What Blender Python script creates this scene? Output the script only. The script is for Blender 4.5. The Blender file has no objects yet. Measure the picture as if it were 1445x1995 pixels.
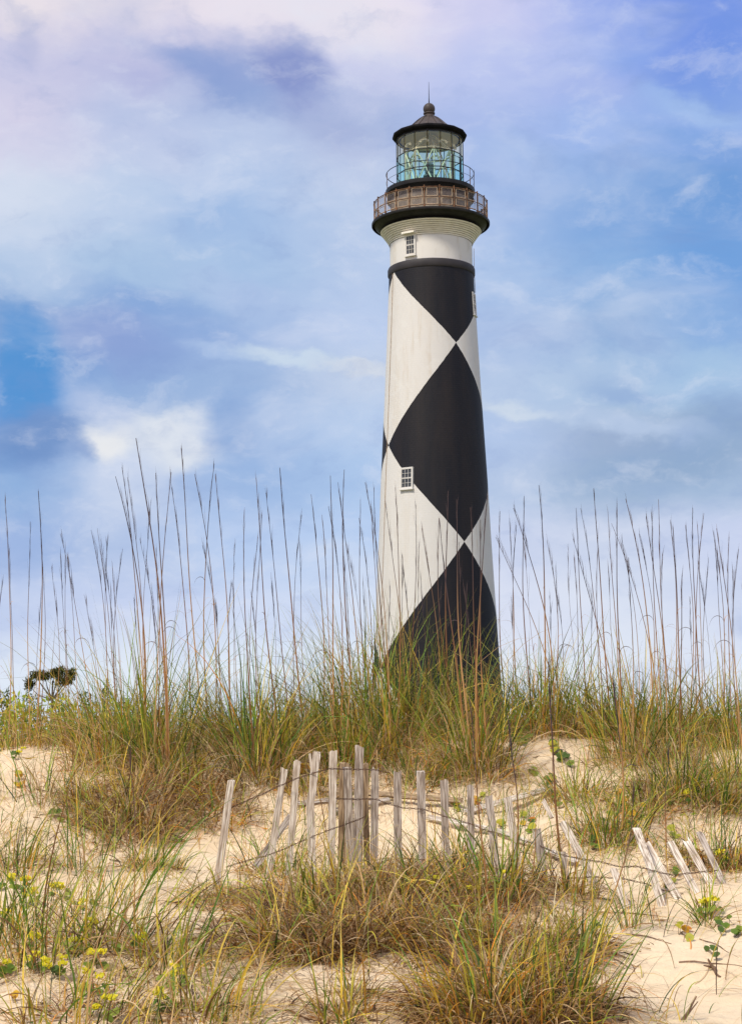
import bpy, math, random
import numpy as np
from mathutils import Vector, noise
R_ = math.radians
random.seed(7)
rng = np.random.default_rng(11)
C = bpy.context.scene
col = C.collection

# ------------------------------------------------------------------ camera
F = 3300.0; W, H = 1445.0, 1995.0
EYE = Vector((0.0, 0.0, 1.6)); PITCH = R_(7.5); ROLL = R_(0.50)
f0 = Vector((0, math.cos(PITCH), math.sin(PITCH))); r0 = Vector((1, 0, 0)); u0 = r0.cross(f0)
camR = (r0 * math.cos(ROLL) - u0 * math.sin(ROLL)).normalized()
camU = (u0 * math.cos(ROLL) + r0 * math.sin(ROLL)).normalized()
camF = f0
cam = bpy.data.cameras.new('camera'); co = bpy.data.objects.new('camera', cam); col.objects.link(co)
cam.sensor_fit = 'HORIZONTAL'; cam.sensor_width = 36; cam.lens = 36 * F / W
cam.clip_start = .1; cam.clip_end = 30000
from mathutils import Matrix
M_ = Matrix((camR, camU, -camF)).transposed().to_4x4(); M_.translation = EYE
co.matrix_world = M_
C.camera = co
C.view_settings.view_transform = 'Standard'; C.view_settings.look = 'None'
C.view_settings.exposure = 0.0; C.view_settings.gamma = 1
C.render.resolution_x = 741; C.render.resolution_y = 1024
C.cycles.max_bounces = 6; C.cycles.transparent_max_bounces = 24
C.cycles.use_denoising = True

def ray(px, py):
    return (camF * F + camR * (px - W / 2) - camU * (py - H / 2)).normalized()
def at(px, py, Y):
    """point of the world on the plane y=Y that is seen at that pixel"""
    d = ray(px, py); return EYE + d * ((Y - EYE.y) / d.y)
def proj(p):
    d = Vector(p) - EYE; z = d.dot(camF)
    return W / 2 + F * d.dot(camR) / z, H / 2 - F * d.dot(camU) / z

# ------------------------------------------------------------------ node helper
class NT:
    def __init__(s, nt): s.t = nt
    def n(s, typ, **k):
        nd = s.t.nodes.new(typ)
        for a, b in k.items():
            if a == 'i':
                for q, v in b.items():
                    if isinstance(v, bpy.types.NodeSocket): s.t.links.new(v, nd.inputs[q])
                    else: nd.inputs[q].default_value = v
            else: setattr(nd, a, b)
        return nd
    def m(s, op, a, b=0.0, c=0.0, clamp=False):
        nd = s.t.nodes.new('ShaderNodeMath'); nd.operation = op; nd.use_clamp = clamp
        for q, v in enumerate((a, b, c)):
            if isinstance(v, bpy.types.NodeSocket): s.t.links.new(v, nd.inputs[q])
            else: nd.inputs[q].default_value = v
        return nd.outputs[0]
    def mix(s, fac, a, b, bt='MIX'):
        nd = s.t.nodes.new('ShaderNodeMix'); nd.data_type = 'RGBA'; nd.blend_type = bt
        for q, v in ((0, fac), (6, a), (7, b)):
            if isinstance(v, bpy.types.NodeSocket): s.t.links.new(v, nd.inputs[q])
            else: nd.inputs[q].default_value = v if q == 0 else (tuple(v) + (1,))[:4]
        return nd.outputs[2]
    def ramp(s, fac, stops, interp='LINEAR'):
        nd = s.t.nodes.new('ShaderNodeValToRGB'); s.t.links.new(fac, nd.inputs[0]); cr = nd.color_ramp
        cr.interpolation = interp
        while len(cr.elements) < len(stops): cr.elements.new(.5)
        for e, (p, c) in zip(cr.elements, sorted(stops, key=lambda q: q[0])):
            e.position = p; e.color = (tuple(c) + (1,))[:4]
        return nd.outputs[0]
def lin(c):
    return tuple(((v / 255) / 12.92 if v / 255 <= .04045 else ((v / 255 + .055) / 1.055) ** 2.4) for v in c)

# ------------------------------------------------------------------ sky (world) and sun
SUN_EL, SUN_AZ = R_(50), R_(-140)        # azimuth clockwise from +Y : behind the camera, to its left
wd = bpy.data.worlds.new('World'); C.world = wd; wd.use_nodes = True
wd.node_tree.nodes.clear(); n = NT(wd.node_tree)
tc = n.n('ShaderNodeTexCoord').outputs['Generated']
warp = n.n('ShaderNodeTexNoise', i={'Vector': n.n('ShaderNodeMapping', i={'Vector': tc, 'Scale': (1, 1, 2.2)}).outputs[0], 'Scale': 7.0, 'Detail': 5.0, 'Roughness': .55})
warp2 = n.n('ShaderNodeTexNoise', i={'Vector': n.n('ShaderNodeMapping', i={'Vector': tc, 'Scale': (1, 1, 1.6)}).outputs[0], 'Scale': 22.0, 'Detail': 5.0, 'Roughness': .6})
def vsub(a, k):
    v = n.n('ShaderNodeVectorMath', operation='SUBTRACT', i={0: a, 1: (.5, .5, .5)}).outputs[0]
    nd = n.n('ShaderNodeVectorMath', operation='SCALE', i={0: v}); nd.inputs['Scale'].default_value = k
    return nd.outputs[0]
d1 = n.n('ShaderNodeVectorMath', operation='ADD', i={0: tc, 1: vsub(warp.outputs['Color'], .035)}).outputs[0]
d2 = n.n('ShaderNodeVectorMath', operation='ADD', i={0: d1, 1: vsub(warp2.outputs['Color'], .030)}).outputs[0]
sx = n.n('ShaderNodeSeparateXYZ', i={0: d2}).outputs
az = n.m('ARCTAN2', sx[0], sx[1])
U = n.m('PINGPONG', n.m('ADD', n.m('MULTIPLY', az, 1 / R_(24.6)), .5), 1.0)
el = n.m('MULTIPLY', n.m('ARCSINE', n.m('MINIMUM', n.m('MAXIMUM', sx[2], -1.0), 1.0)), 1 / R_(30))
def elf(y): return max(0, (7.5 + math.degrees(math.atan((997 - y) / F))) / 30)
rows = [0, 130, 260, 400, 530, 660, 760, 850, 950, 1050, 1200, 1330]
cols = [
 [(240,230,234),(204,204,232),(218,214,236),(212,222,240),(180,202,232),(112,154,210),(92,150,214),(116,156,212),(142,176,222),(160,184,228),(194,208,240),(226,236,250)],
 [(232,224,238),(196,198,230),(194,204,234),(190,208,236),(172,198,230),(140,168,218),(152,180,222),(206,216,236),(190,206,236),(180,198,232),(200,212,242),(228,238,250)],
 [(238,230,242),(160,174,218),(186,202,234),(168,194,232),(172,198,232),(164,188,228),(158,184,224),(146,178,224),(158,186,228),(182,204,240),(208,220,246),(232,242,252)],
 [(238,230,244),(204,208,238),(176,190,226),(186,204,234),(188,206,236),(188,206,238),(198,212,236),(178,202,236),(174,200,236),(186,208,242),(214,226,247),(232,242,252)],
 [(212,212,244),(192,202,242),(172,190,236),(162,188,232),(164,192,232),(170,192,230),(188,206,234),(180,200,234),(182,200,230),(202,212,238),(218,224,244),(232,240,250)],
 [(166,184,240),(162,182,240),(160,186,238),(142,176,226),(140,178,226),(148,180,222),(178,202,230),(158,178,210),(162,184,214),(202,212,236),(218,226,244),(230,238,250)],
 [(122,152,230),(116,152,230),(142,174,232),(114,158,218),(114,162,222),(142,178,226),(170,198,230),(146,172,206),(168,190,220),(202,212,240),(214,222,244),(228,236,250)],
]
cr = []
for cc in cols:
    st = [(elf(y), lin(c)) for y, c in zip(rows, cc)]
    st.append((1.0, lin((205, 210, 238))))
    cr.append(n.ramp(el, st, 'EASE'))
base = cr[0]
for k in range(1, 7):
    f = n.n('ShaderNodeMapRange', interpolation_type='SMOOTHSTEP', i={'Value': U, 'From Min': (k - 1) / 6, 'From Max': k / 6}).outputs[0]
    base = n.mix(f, base, cr[k])
def blob(c, px, py, sxp, syp, rot, colr, amt, hard=.25):
    a0 = math.atan((px - W / 2) / F); e0 = R_(7.5) + math.atan((997 - py) / F)
    azv = n.m('SUBTRACT', az, a0); elv = n.m('SUBTRACT', n.m('MULTIPLY', el, R_(30)), e0)
    cs, sn = math.cos(R_(rot)), math.sin(R_(rot))
    a = n.m('MULTIPLY', n.m('ADD', n.m('MULTIPLY', azv, cs), n.m('MULTIPLY', elv, sn)), F / sxp)
    b = n.m('MULTIPLY', n.m('SUBTRACT', n.m('MULTIPLY', elv, cs), n.m('MULTIPLY', azv, sn)), F / syp)
    d = n.m('SQRT', n.m('ADD', n.m('MULTIPLY', a, a), n.m('MULTIPLY', b, b)))
    f = n.n('ShaderNodeMapRange', interpolation_type='SMOOTHSTEP', i={'Value': d, 'From Min': 1.0 + hard, 'From Max': 1.0 - min(.95, 2 * hard), 'To Max': amt}).outputs[0]
    return n.mix(f, c, lin(colr))
S = base
S = blob(S, 120, 10, 330, 40, 0, (236, 228, 236), .7, .45)
S = blob(S, 650, 20, 230, 75, -12, (236, 230, 240), .85, .4)
S = blob(S, 575, 140, 88, 70, -25, (138, 152, 206), .98, .32)
S = blob(S, 400, 142, 140, 44, -20, (146, 166, 216), .95, .38)
S = blob(S, 480, 190, 90, 26, -12, (146, 168, 216), .6, .45)
S = blob(S, 260, 165, 70, 30, -20, (172, 178, 222), .5, .45)
S = blob(S, 20, 90, 30, 45, 0, (180, 186, 222), .6, .45)
S = blob(S, 640, 250, 110, 40, -20, (166, 178, 218), .6, .45)
S = blob(S, 400, 430, 110, 45, 10, (156, 186, 228), .6, .45)
S = blob(S, 80, 300, 130, 50, -8, (210, 212, 236), .5, .45)
S = blob(S, 1340, 60, 170, 110, -30, (120, 152, 232), .7, .45)
S = blob(S, 1250, 120, 90, 40, 10, (140, 172, 236), .5, .45)
S = blob(S, 1180, 175, 120, 45, -10, (174, 188, 236), .5, .45)
S = blob(S, 1400, 235, 110, 30, -18, (168, 196, 240), .75, .42)
S = blob(S, 1370, 290, 120, 20, -10, (126, 166, 226), .55, .45)
S = blob(S, 1330, 430, 190, 60, 5, (112, 160, 220), .6, .45)
S = blob(S, 1010, 310, 120, 40, -12, (166, 192, 234), .5, .45)
S = blob(S, 290, 600, 190, 42, -14, (132, 166, 218), .7, .45)
S = blob(S, 190, 665, 150, 50, -18, (142, 162, 214), .65, .45)
S = blob(S, 470, 570, 120, 40, -15, (184, 200, 234), .45, .45)
S = blob(S, 30, 715, 66, 120, 0, (84, 148, 212), .95, .22)
S = blob(S, 60, 850, 100, 60, 20, (112, 146, 200), .85, .28)
S = blob(S, 290, 850, 135, 72, -10, (224, 230, 240), .97, .20)
S = blob(S, 240, 935, 105, 85, 0, (202, 214, 238), .9, .28)
S = blob(S, 165, 780, 80, 45, -35, (190, 204, 234), .7, .4)
S = blob(S, 190, 855, 45, 45, 0, (240, 240, 240), .9, .4)
S = blob(S, 140, 870, 26, 28, 0, (140, 166, 212), .75, .35)
S = blob(S, 445, 835, 58, 52, 0, (132, 166, 216), .85, .35)
S = blob(S, 560, 712, 130, 17, -12, (206, 222, 238), .85, .4)
S = blob(S, 710, 745, 80, 14, -10, (218, 224, 234), .85, .42)
S = blob(S, 400, 690, 70, 16, -14, (178, 200, 234), .6, .42)
S = blob(S, 1000, 798, 95, 14, -6, (210, 222, 236), .8, .42)
S = blob(S, 1210, 760, 110, 30, -6, (144, 172, 216), .7, .42)
S = blob(S, 1240, 830, 190, 22, -10, (188, 206, 234), .7, .42)
S = blob(S, 1330, 900, 210, 48, 4, (146, 172, 206), .85, .4)
S = blob(S, 1400, 720, 90, 40, -10, (170, 200, 230), .6, .42)
# wisps
wv = n.n('ShaderNodeMapping', i={'Vector': d1, 'Rotation': (0, R_(14), 0), 'Scale': (1, 1, 2.6)}).outputs[0]
wn = n.n('ShaderNodeTexNoise', i={'Vector': wv, 'Scale': 9.0, 'Detail': 6, 'Roughness': .54, 'Distortion': .3}).outputs['Fac']
S = n.mix(n.n('ShaderNodeMapRange', interpolation_type='SMOOTHSTEP', i={'Value': wn, 'From Min': .48, 'From Max': .80, 'To Max': .42}).outputs[0], S, lin((224, 230, 246)))
S = n.mix(n.n('ShaderNodeMapRange', interpolation_type='SMOOTHSTEP', i={'Value': wn, 'From Min': .50, 'From Max': .22, 'To Max': .24}).outputs[0], S, lin((122, 158, 214)))
fn = n.n('ShaderNodeTexNoise', i={'Vector': n.n('ShaderNodeMapping', i={'Vector': d2, 'Rotation': (0, R_(-10), 0), 'Scale': (1, 1, 2.0)}).outputs[0], 'Scale': 24.0, 'Detail': 7.0, 'Roughness': .6}).outputs['Fac']
S = n.mix(n.n('ShaderNodeMapRange', interpolation_type='SMOOTHSTEP', i={'Value': fn, 'From Min': .50, 'From Max': .74, 'To Max': .30}).outputs[0], S, lin((232, 236, 248)))
S = n.mix(n.n('ShaderNodeMapRange', interpolation_type='SMOOTHSTEP', i={'Value': fn, 'From Min': .50, 'From Max': .28, 'To Max': .22}).outputs[0], S, lin((124, 152, 206)))
nish = n.n('ShaderNodeTexSky', sky_type='NISHITA', sun_disc=False, sun_elevation=SUN_EL, sun_rotation=SUN_AZ % (2 * math.pi))
nsc = n.n('ShaderNodeVectorMath', operation='SCALE', i={0: nish.outputs[0]}); nsc.inputs['Scale'].default_value = .10
S = n.mix(.05, S, nsc.outputs[0])
bg = n.n('ShaderNodeBackground', i={'Color': S, 'Strength': 1.0})
wo = n.n('ShaderNodeOutputWorld', i={'Surface': bg.outputs[0]})

sl = bpy.data.lights.new('sun', 'SUN'); sl.energy = 3.7; sl.angle = R_(10); sl.color = (1, .93, .80)
so = bpy.data.objects.new('sun', sl); col.objects.link(so)
sd = Vector((math.sin(SUN_AZ) * math.cos(SUN_EL), math.cos(SUN_AZ) * math.cos(SUN_EL), math.sin(SUN_EL)))
so.rotation_euler = sd.to_track_quat('Z', 'Y').to_euler()

# ------------------------------------------------------------------ object helpers
def tag(o, label=None, cat=None, group=None, kind=None):
    if label: o['label'] = label
    if cat: o['category'] = cat
    if group: o['group'] = group
    if kind: o['kind'] = kind
    return o
def empty(name, loc):
    o = bpy.data.objects.new(name, None); col.objects.link(o); o.location = loc; o.empty_display_size = .1
    return o
def link(name, me, mats, parent=None, loc=(0, 0, 0)):
    o = bpy.data.objects.new(name, me); col.objects.link(o); o.location = loc
    for m in (mats if isinstance(mats, (list, tuple)) else [mats]): me.materials.append(m)
    if parent: o.parent = parent
    return o
class MB:
    def __init__(s): s.v = []; s.f = []; s.mi = []; s.cur = 0
    def face(s, *idx): s.f.append(idx); s.mi.append(s.cur)
    def box(s, c, size, ax=None):
        ax = ax or (Vector((1, 0, 0)), Vector((0, 1, 0)), Vector((0, 0, 1)))
        c = Vector(c); b = len(s.v)
        for k in range(8):
            p = c.copy()
            for q in range(3): p += ax[q] * (size[q] / 2 * (1 if (k >> q) & 1 else -1))
            s.v.append(p)
        for f in ((0, 2, 3, 1), (4, 5, 7, 6), (0, 1, 5, 4), (2, 6, 7, 3), (0, 4, 6, 2), (1, 3, 7, 5)): s.face(*[b + q for q in f])
    def tube(s, pts, rad, sides=6, caps=True):
        pts = [Vector(p) for p in pts]; rads = rad if isinstance(rad, (list, tuple)) else [rad] * len(pts)
        b = len(s.v); ref = None
        for i, p in enumerate(pts):
            t = (pts[min(i + 1, len(pts) - 1)] - pts[max(i - 1, 0)]).normalized()
            if ref is None: ref = t.orthogonal().normalized()
            ref = (ref - t * ref.dot(t)).normalized(); w = t.cross(ref)
            for k in range(sides):
                a = 2 * math.pi * k / sides; s.v.append(p + (ref * math.cos(a) + w * math.sin(a)) * rads[i])
        for i in range(len(pts) - 1):
            for k in range(sides):
                k2 = (k + 1) % sides
                s.face(b + i * sides + k, b + i * sides + k2, b + (i + 1) * sides + k2, b + (i + 1) * sides + k)
        if caps:
            s.face(*[b + k for k in range(sides)][::-1]); e = b + (len(pts) - 1) * sides; s.face(*[e + k for k in range(sides)])
    def lathe(s, prof, seg=96, a0=0.0):
        b = len(s.v)
        for r, z in prof:
            for k in range(seg):
                a = a0 + 2 * math.pi * k / seg; s.v.append(Vector((r * math.sin(a), -r * math.cos(a), z)))
        for i in range(len(prof) - 1):
            for k in range(seg):
                k2 = (k + 1) % seg
                s.face(b + i * seg + k, b + i * seg + k2, b + (i + 1) * seg + k2, b + (i + 1) * seg + k)
    def ring(s, r, z, tr, seg=72, sides=6):
        b = len(s.v)
        for k in range(seg):
            a = 2 * math.pi * k / seg
            for q in range(sides):
                c = 2 * math.pi * q / sides; rr = r + tr * math.cos(c)
                s.v.append(Vector((rr * math.sin(a), -rr * math.cos(a), z + tr * math.sin(c))))
        for k in range(seg):
            k2 = (k + 1) % seg
            for q in range(sides):
                q2 = (q + 1) % sides
                s.face(b + k * sides + q, b + k2 * sides + q, b + k2 * sides + q2, b + k * sides + q2)
    def build(s, name, mats, parent=None, smooth=True, ang=35, loc=(0, 0, 0)):
        me = bpy.data.meshes.new(name); me.from_pydata([tuple(p) for p in s.v], [], s.f)
        me.polygons.foreach_set('material_index', s.mi)
        if smooth:
            me.polygons.foreach_set('use_smooth', [True] * len(s.f)); me.set_sharp_from_angle(angle=R_(ang))
        me.update(); return link(name, me, mats, parent, loc)

# ------------------------------------------------------------------ materials
def mat(name):
    m = bpy.data.materials.new(name); m.use_nodes = True; m.node_tree.nodes.clear(); k = NT(m.node_tree)
    k.out = k.n('ShaderNodeOutputMaterial'); return m, k
def finish(k, colr, rough=.7, bump=None, bs=.3, bd=.01, metallic=0.0, spec=.3):
    p = k.n('ShaderNodeBsdfPrincipled', i={'Base Color': colr if isinstance(colr, bpy.types.NodeSocket) else tuple(colr) + (1,), 'Roughness': rough, 'Metallic': metallic, 'Specular IOR Level': spec})
    if bump is not None:
        b = k.n('ShaderNodeBump', i={'Height': bump, 'Strength': bs, 'Distance': bd}); k.t.links.new(b.outputs[0], p.inputs['Normal'])
    k.t.links.new(p.outputs[0], k.out.inputs[0]); return p
def obj_noise(k, scale, stretch=(1, 1, 1), detail=5, rough=.6, src='Object'):
    mp = k.n('ShaderNodeMapping', i={'Vector': k.n('ShaderNodeTexCoord').outputs[src], 'Scale': stretch})
    return k.n('ShaderNodeTexNoise', i={'Vector': mp.outputs[0], 'Scale': scale, 'Detail': detail, 'Roughness': rough}).outputs['Fac']
def simple(name, a, b, scale=3, rough=.6, stretch=(1, 1, 1), bs=.2, bd=.01, lo=.35, hi=.65, spec=.3):
    m, k = mat(name); nz = obj_noise(k, scale, stretch)
    c = k.ramp(nz, [(lo, a), (hi, b)]); finish(k, c, rough, nz, bs, bd, spec=spec); return m

# sand
MS, k = mat('sand')
n1 = obj_noise(k, 1.3, (1, 1, 1), 6); n2 = obj_noise(k, 9, (1, 1, 1), 8, .65); n3 = obj_noise(k, 160, (1, 1, 1), 4, .7)
c = k.ramp(n1, [(.3, (.80, .61, .385)), (.7, (.87, .70, .485))])
c = k.mix(k.n('ShaderNodeMapRange', i={'Value': n2, 'From Min': .52, 'From Max': .75, 'To Max': .45}).outputs[0], c, (.66, .46, .28))
c = k.mix(k.n('ShaderNodeMapRange', i={'Value': n3, 'From Min': .60, 'From Max': .76, 'To Max': .5}).outputs[0], c, (.34, .22, .13))
geo = k.n('ShaderNodeNewGeometry').outputs['Position']
far = k.n('ShaderNodeMapRange', i={'Value': k.n('ShaderNodeSeparateXYZ', i={0: geo}).outputs[1], 'From Min': 18, 'From Max': 30}).outputs[0]
c = k.mix(far, c, (.13, .14, .05))
hgt = k.m('ADD', k.m('MULTIPLY', n2, 1.0), k.m('MULTIPLY', n3, .18))
finish(k, c, .95, hgt, .8, .04, spec=.1)

def foliage_mat(name, trans=.35):
    m, k = mat(name)
    ca = k.n('ShaderNodeVertexColor', layer_name='Col').outputs[0]
    a = k.n('ShaderNodeBsdfPrincipled', i={'Base Color': ca, 'Roughness': .55, 'Specular IOR Level': .25})
    b = k.n('ShaderNodeBsdfTranslucent', i={'Color': ca})
    s = k.n('ShaderNodeMixShader', i={0: trans, 1: a.outputs[0], 2: b.outputs[0]})
    k.t.links.new(s.outputs[0], k.out.inputs[0]); return m
MG = foliage_mat('grass_blade', .28); ML = foliage_mat('leaf', .3); MST = foliage_mat('dry_stalk', .1)

# weathered wood
def wood(name, light, dark):
    m, k = mat(name)
    info = k.n('ShaderNodeObjectInfo').outputs['Random']
    tcx = k.n('ShaderNodeTexCoord').outputs['Object']
    off = k.n('ShaderNodeVectorMath', operation='ADD', i={0: tcx, 1: k.n('ShaderNodeCombineXYZ', i={0: k.m('MULTIPLY', info, 7.0), 1: 0.0, 2: info}).outputs[0]}).outputs[0]
    g = k.n('ShaderNodeTexNoise', i={'Vector': k.n('ShaderNodeMapping', i={'Vector': off, 'Scale': (1, 1, .045)}).outputs[0], 'Scale': 170.0, 'Detail': 6.0, 'Roughness': .6}).outputs['Fac']
    g2 = k.n('ShaderNodeTexNoise', i={'Vector': k.n('ShaderNodeMapping', i={'Vector': off, 'Scale': (1, 1, .25)}).outputs[0], 'Scale': 16.0, 'Detail': 4.0}).outputs['Fac']
    c = k.ramp(g, [(.36, tuple(v * .45 for v in dark)), (.46, dark), (.56, light), (.8, tuple(min(.8, v * 1.2) for v in light))])
    c = k.mix(k.n('ShaderNodeMapRange', i={'Value': g2, 'From Min': .45, 'From Max': .75, 'To Max': .6}).outputs[0], c, dark)
    finish(k, c, .85, g, .8, .004, spec=.15); return m
WS = wood('weathered_wood_sunlit', (.74, .66, .56), (.42, .33, .25))  # bleached wood, with the sun on the left slats put into its tone
WG = wood('weathered_wood_shaded', (.54, .47, .40), (.27, .21, .165))  # same wood darker: shade on the right-hand slats put into the colour
WT = wood('weathered_wood_tan', (.44, .32, .20), (.23, .15, .085))
MWIRE = simple('rusty_wire', (.05, .025, .015), (.12, .055, .03), 60, .7)

# ------------------------------------------------------------------ terrain
PD = [-60, 0, 4, 5.5, 6.5, 7.5, 8.5, 10, 11, 12, 13, 13.8, 14.6, 16, 18, 22, 28, 40]
PZ = [-.9, .0, .33, .45, .505, .565, .665, .82, 1.0, 1.25, 1.47, 1.58, 1.56, 1.32, .95, .5, .15, .0]
tang = np.gradient(PZ, PD)
def prof(y):
    if y <= PD[0]: return PZ[0]
    if y >= PD[-1]: return 0.0
    i = int(np.searchsorted(PD, y)) - 1; i = max(i, 0)
    h = PD[i + 1] - PD[i]; t = (y - PD[i]) / h
    return ((2*t**3-3*t*t+1) * PZ[i] + (t**3-2*t*t+t) * h * tang[i] + (-2*t**3+3*t*t) * PZ[i+1] + (t**3-t*t) * h * tang[i+1])
def _hit0(px, py):
    d = ray(px, py); t = 3.0
    while t < 20:
        p = EYE + d * t
        if p.z < prof(p.y): return p
        t += .03
    return EYE + d * 13.5
# hummocks: pixel where they stand, height, half widths across / along
HUM = []
for px, py, a, hx, hy in [(720, 1750, .15, .62, .45), (930, 1770, .10, .45, .4), (1040, 1960, .10, .38, .35), (280, 1560, .13, .42, .4),
                          (520, 1500, .08, .4, .4), (920, 1490, .07, .35, .3), (1330, 1540, .08, .4, .4), (560, 1840, .05, .4, .3),
                          (160, 1860, .07, .5, .4), (470, 1640, -.05, .35, .3), (1010, 1560, -.05, .4, .35), (60, 1600, .05, .4, .5),
                          (1320, 1900, -.03, .6, .4), (1150, 1640, .05, .4, .3)]:
    p = _hit0(px, py); HUM.append((p.x, p.y, a, hx, hy))
def gz(x, y):
    z = prof(y + .35 * noise.noise(Vector((x * .5, 3.1, 0))))
    w = 1.0 if y < 16 else max(.0, 1 - (y - 16) / 8)
    if abs(x) < 40 and w > 0:
        z += w * (.10 * noise.noise(Vector((x * .55, y * .5, 1.7))) + .045 * noise.noise(Vector((x * 1.7, y * 1.5, 4.2))) + .032 * noise.noise(Vector((x * 4.2, y * 3.4, 9))) + .008 * noise.noise(Vector((x * 13, y * 9, 2))))
        z += w * .05 * math.tanh(x / 1.2) * max(0, 1 - abs(y - 13.3) / 2.5)
    for hx, hy, a, sx_, sy_ in HUM:
        q = ((x - hx) / sx_) ** 2 + ((y - hy) / sy_) ** 2
        if q < 6: z += a * math.exp(-q)
    return z
def hit(px, py):
    d = ray(px, py); t = 3.0
    while t < 22:
        p = EYE + d * t
        if p.z < gz(p.x, p.y): return Vector((p.x, p.y, gz(p.x, p.y)))
        t += .02
    p = EYE + d * (13.4 / d.y); return Vector((p.x, 13.4, gz(p.x, 13.4)))
xs = np.concatenate([-np.geomspace(15000, 5.2, 34), np.arange(-5, 5.01, .045), np.geomspace(5.2, 15000, 34)])
ys = np.concatenate([-np.geomspace(2000, 3, 14), np.arange(-1, 4.4, .6), np.arange(4.5, 16.5, .045), np.geomspace(16.6, 15000, 40)])
verts = [(float(x), float(y), gz(float(x), float(y))) for y in ys for x in xs]
nx = len(xs); faces = [(j * nx + i, j * nx + i + 1, (j + 1) * nx + i + 1, (j + 1) * nx + i) for j in range(len(ys) - 1) for i in range(nx - 1)]
me = bpy.data.meshes.new('ground'); me.from_pydata(verts, [], faces); me.polygons.foreach_set('use_smooth', [True] * len(faces))
tag(link('ground', me, MS), 'pale windblown sand slope rising to the dune crest', 'sand', kind='structure')

# ------------------------------------------------------------------ lighthouse
TY = 120.0
_b = at(850.5, 1300, TY); TX = _b.x
def hz(py, px=843):
    return at(px, py, TY).z
def rad(wpx, z):
    return wpx / F * (TY * math.cos(PITCH) + (z - 1.6) * math.sin(PITCH))
def zz(s): return hz(140 + s / 4.75, 840)          # height from the crop of the lantern
def zr(s, z): return rad(s / 4.75, z)
LH = empty('lighthouse', (TX, TY, 0))
tag(LH, 'tall tapering lighthouse with black and white diamonds and a glass lantern', 'lighthouse')
sil = [(530, 82.5), (560, 83.2), (666, 88.6), (760, 93.5), (860, 99.3), (940, 104), (1050, 109.2), (1180, 116.3), (1280, 121.8), (1350, 126), (1440, 132), (1480, 136)]
sh = [(rad(w, hz(y)), hz(y)) for y, w in sil]
def shaft_r(z):
    zs = [q[1] for q in sh][::-1]; rs = [q[0] for q in sh][::-1]
    return float(np.interp(z, zs, rs))
# paint: charcoal diamonds, their points measured on the shaft
azA = R_(28.0)
def front_z(py, az_):           # height of a point of the shaft seen at py, on azimuth az_ (0 = facing the camera)
    z = hz(py)
    for _ in range(4):
        r = shaft_r(z); d = TY - r * math.cos(az_); px = proj((TX + r * math.sin(az_), d, z))[0]
        z = at(px, py, d).z
    return z
zt, zb = front_z(667, azA), front_z(1055, azA)
zc, hh = (zt + zb) / 2, (zt - zb) / 2
MT, k = mat('tower_paint')
ox = k.n('ShaderNodeSeparateXYZ', i={0: k.n('ShaderNodeTexCoord').outputs['Object']}).outputs
a_ = k.m('ARCTAN2', ox[0], k.m('MULTIPLY', ox[1], -1.0))
u_ = k.m('DIVIDE', k.m('SUBTRACT', a_, azA), math.pi / 2)
v_ = k.m('DIVIDE', k.m('SUBTRACT', ox[2], zc), hh)
v_ = k.m('ADD', v_, k.m('MULTIPLY', k.m('SUBTRACT', obj_noise(k, 2.2, (1, 1, 1), 5), .5), .018))
vlo = k.m('ADD', k.m('MULTIPLY', k.m('ADD', v_, 1.0), 1 / 1.19), -1.0); vhi = k.m('ADD', k.m('MULTIPLY', k.m('SUBTRACT', v_, 1.0), 1 / .78), 1.0)
lo_ = k.m('LESS_THAN', v_, -1.0); hi_ = k.m('GREATER_THAN', v_, 1.0)
v_ = k.m('ADD', k.m('ADD', k.m('MULTIPLY', lo_, vlo), k.m('MULTIPLY', hi_, vhi)), k.m('MULTIPLY', k.m('SUBTRACT', k.m('SUBTRACT', 1.0, lo_), hi_), v_))
A_ = k.m('FLOOR', k.m('DIVIDE', k.m('ADD', k.m('ADD', u_, v_), 1.0), 2.0))
B_ = k.m('FLOOR', k.m('DIVIDE', k.m('ADD', k.m('SUBTRACT', u_, v_), 1.0), 2.0))
odd = k.m('FLOORED_MODULO', k.m('ADD', A_, B_), 2.0)
st = obj_noise(k, .6, (1.6, 1.6, .22), 6); st2 = obj_noise(k, 2.6, (1, 1, .5), 7)
wh = k.mix(k.n('ShaderNodeMapRange', i={'Value': st, 'From Min': .5, 'From Max': .72, 'To Max': .55}).outputs[0], (.66, .63, .595), (.60, .54, .46))
wh = k.mix(k.n('ShaderNodeMapRange', i={'Value': st2, 'From Min': .60, 'From Max': .8, 'To Max': .4}).outputs[0], wh, (.53, .47, .39))
st3 = obj_noise(k, 1.9, (1.6, 1.6, .07), 6, .62); st4 = obj_noise(k, .35, (1, 1, 1), 3)
rustf = k.m('MULTIPLY', k.n('ShaderNodeMapRange', i={'Value': st3, 'From Min': .54, 'From Max': .72, 'To Max': .55}).outputs[0], k.n('ShaderNodeMapRange', i={'Value': st4, 'From Min': .42, 'From Max': .6}).outputs[0])
wh = k.mix(rustf, wh, (.50, .40, .29))
patch = k.n('ShaderNodeMapRange', i={'Value': obj_noise(k, 1.1, (1, 1, 1), 2), 'From Min': .60, 'From Max': .62, 'To Max': .35}).outputs[0]
wh = k.mix(patch, wh, (.70, .68, .65))
bl = k.mix(k.n('ShaderNodeMapRange', i={'Value': st, 'From Min': .4, 'From Max': .7}).outputs[0], (.007, .0068, .011), (.017, .013, .014))
cc = k.mix(odd, bl, wh)
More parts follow.
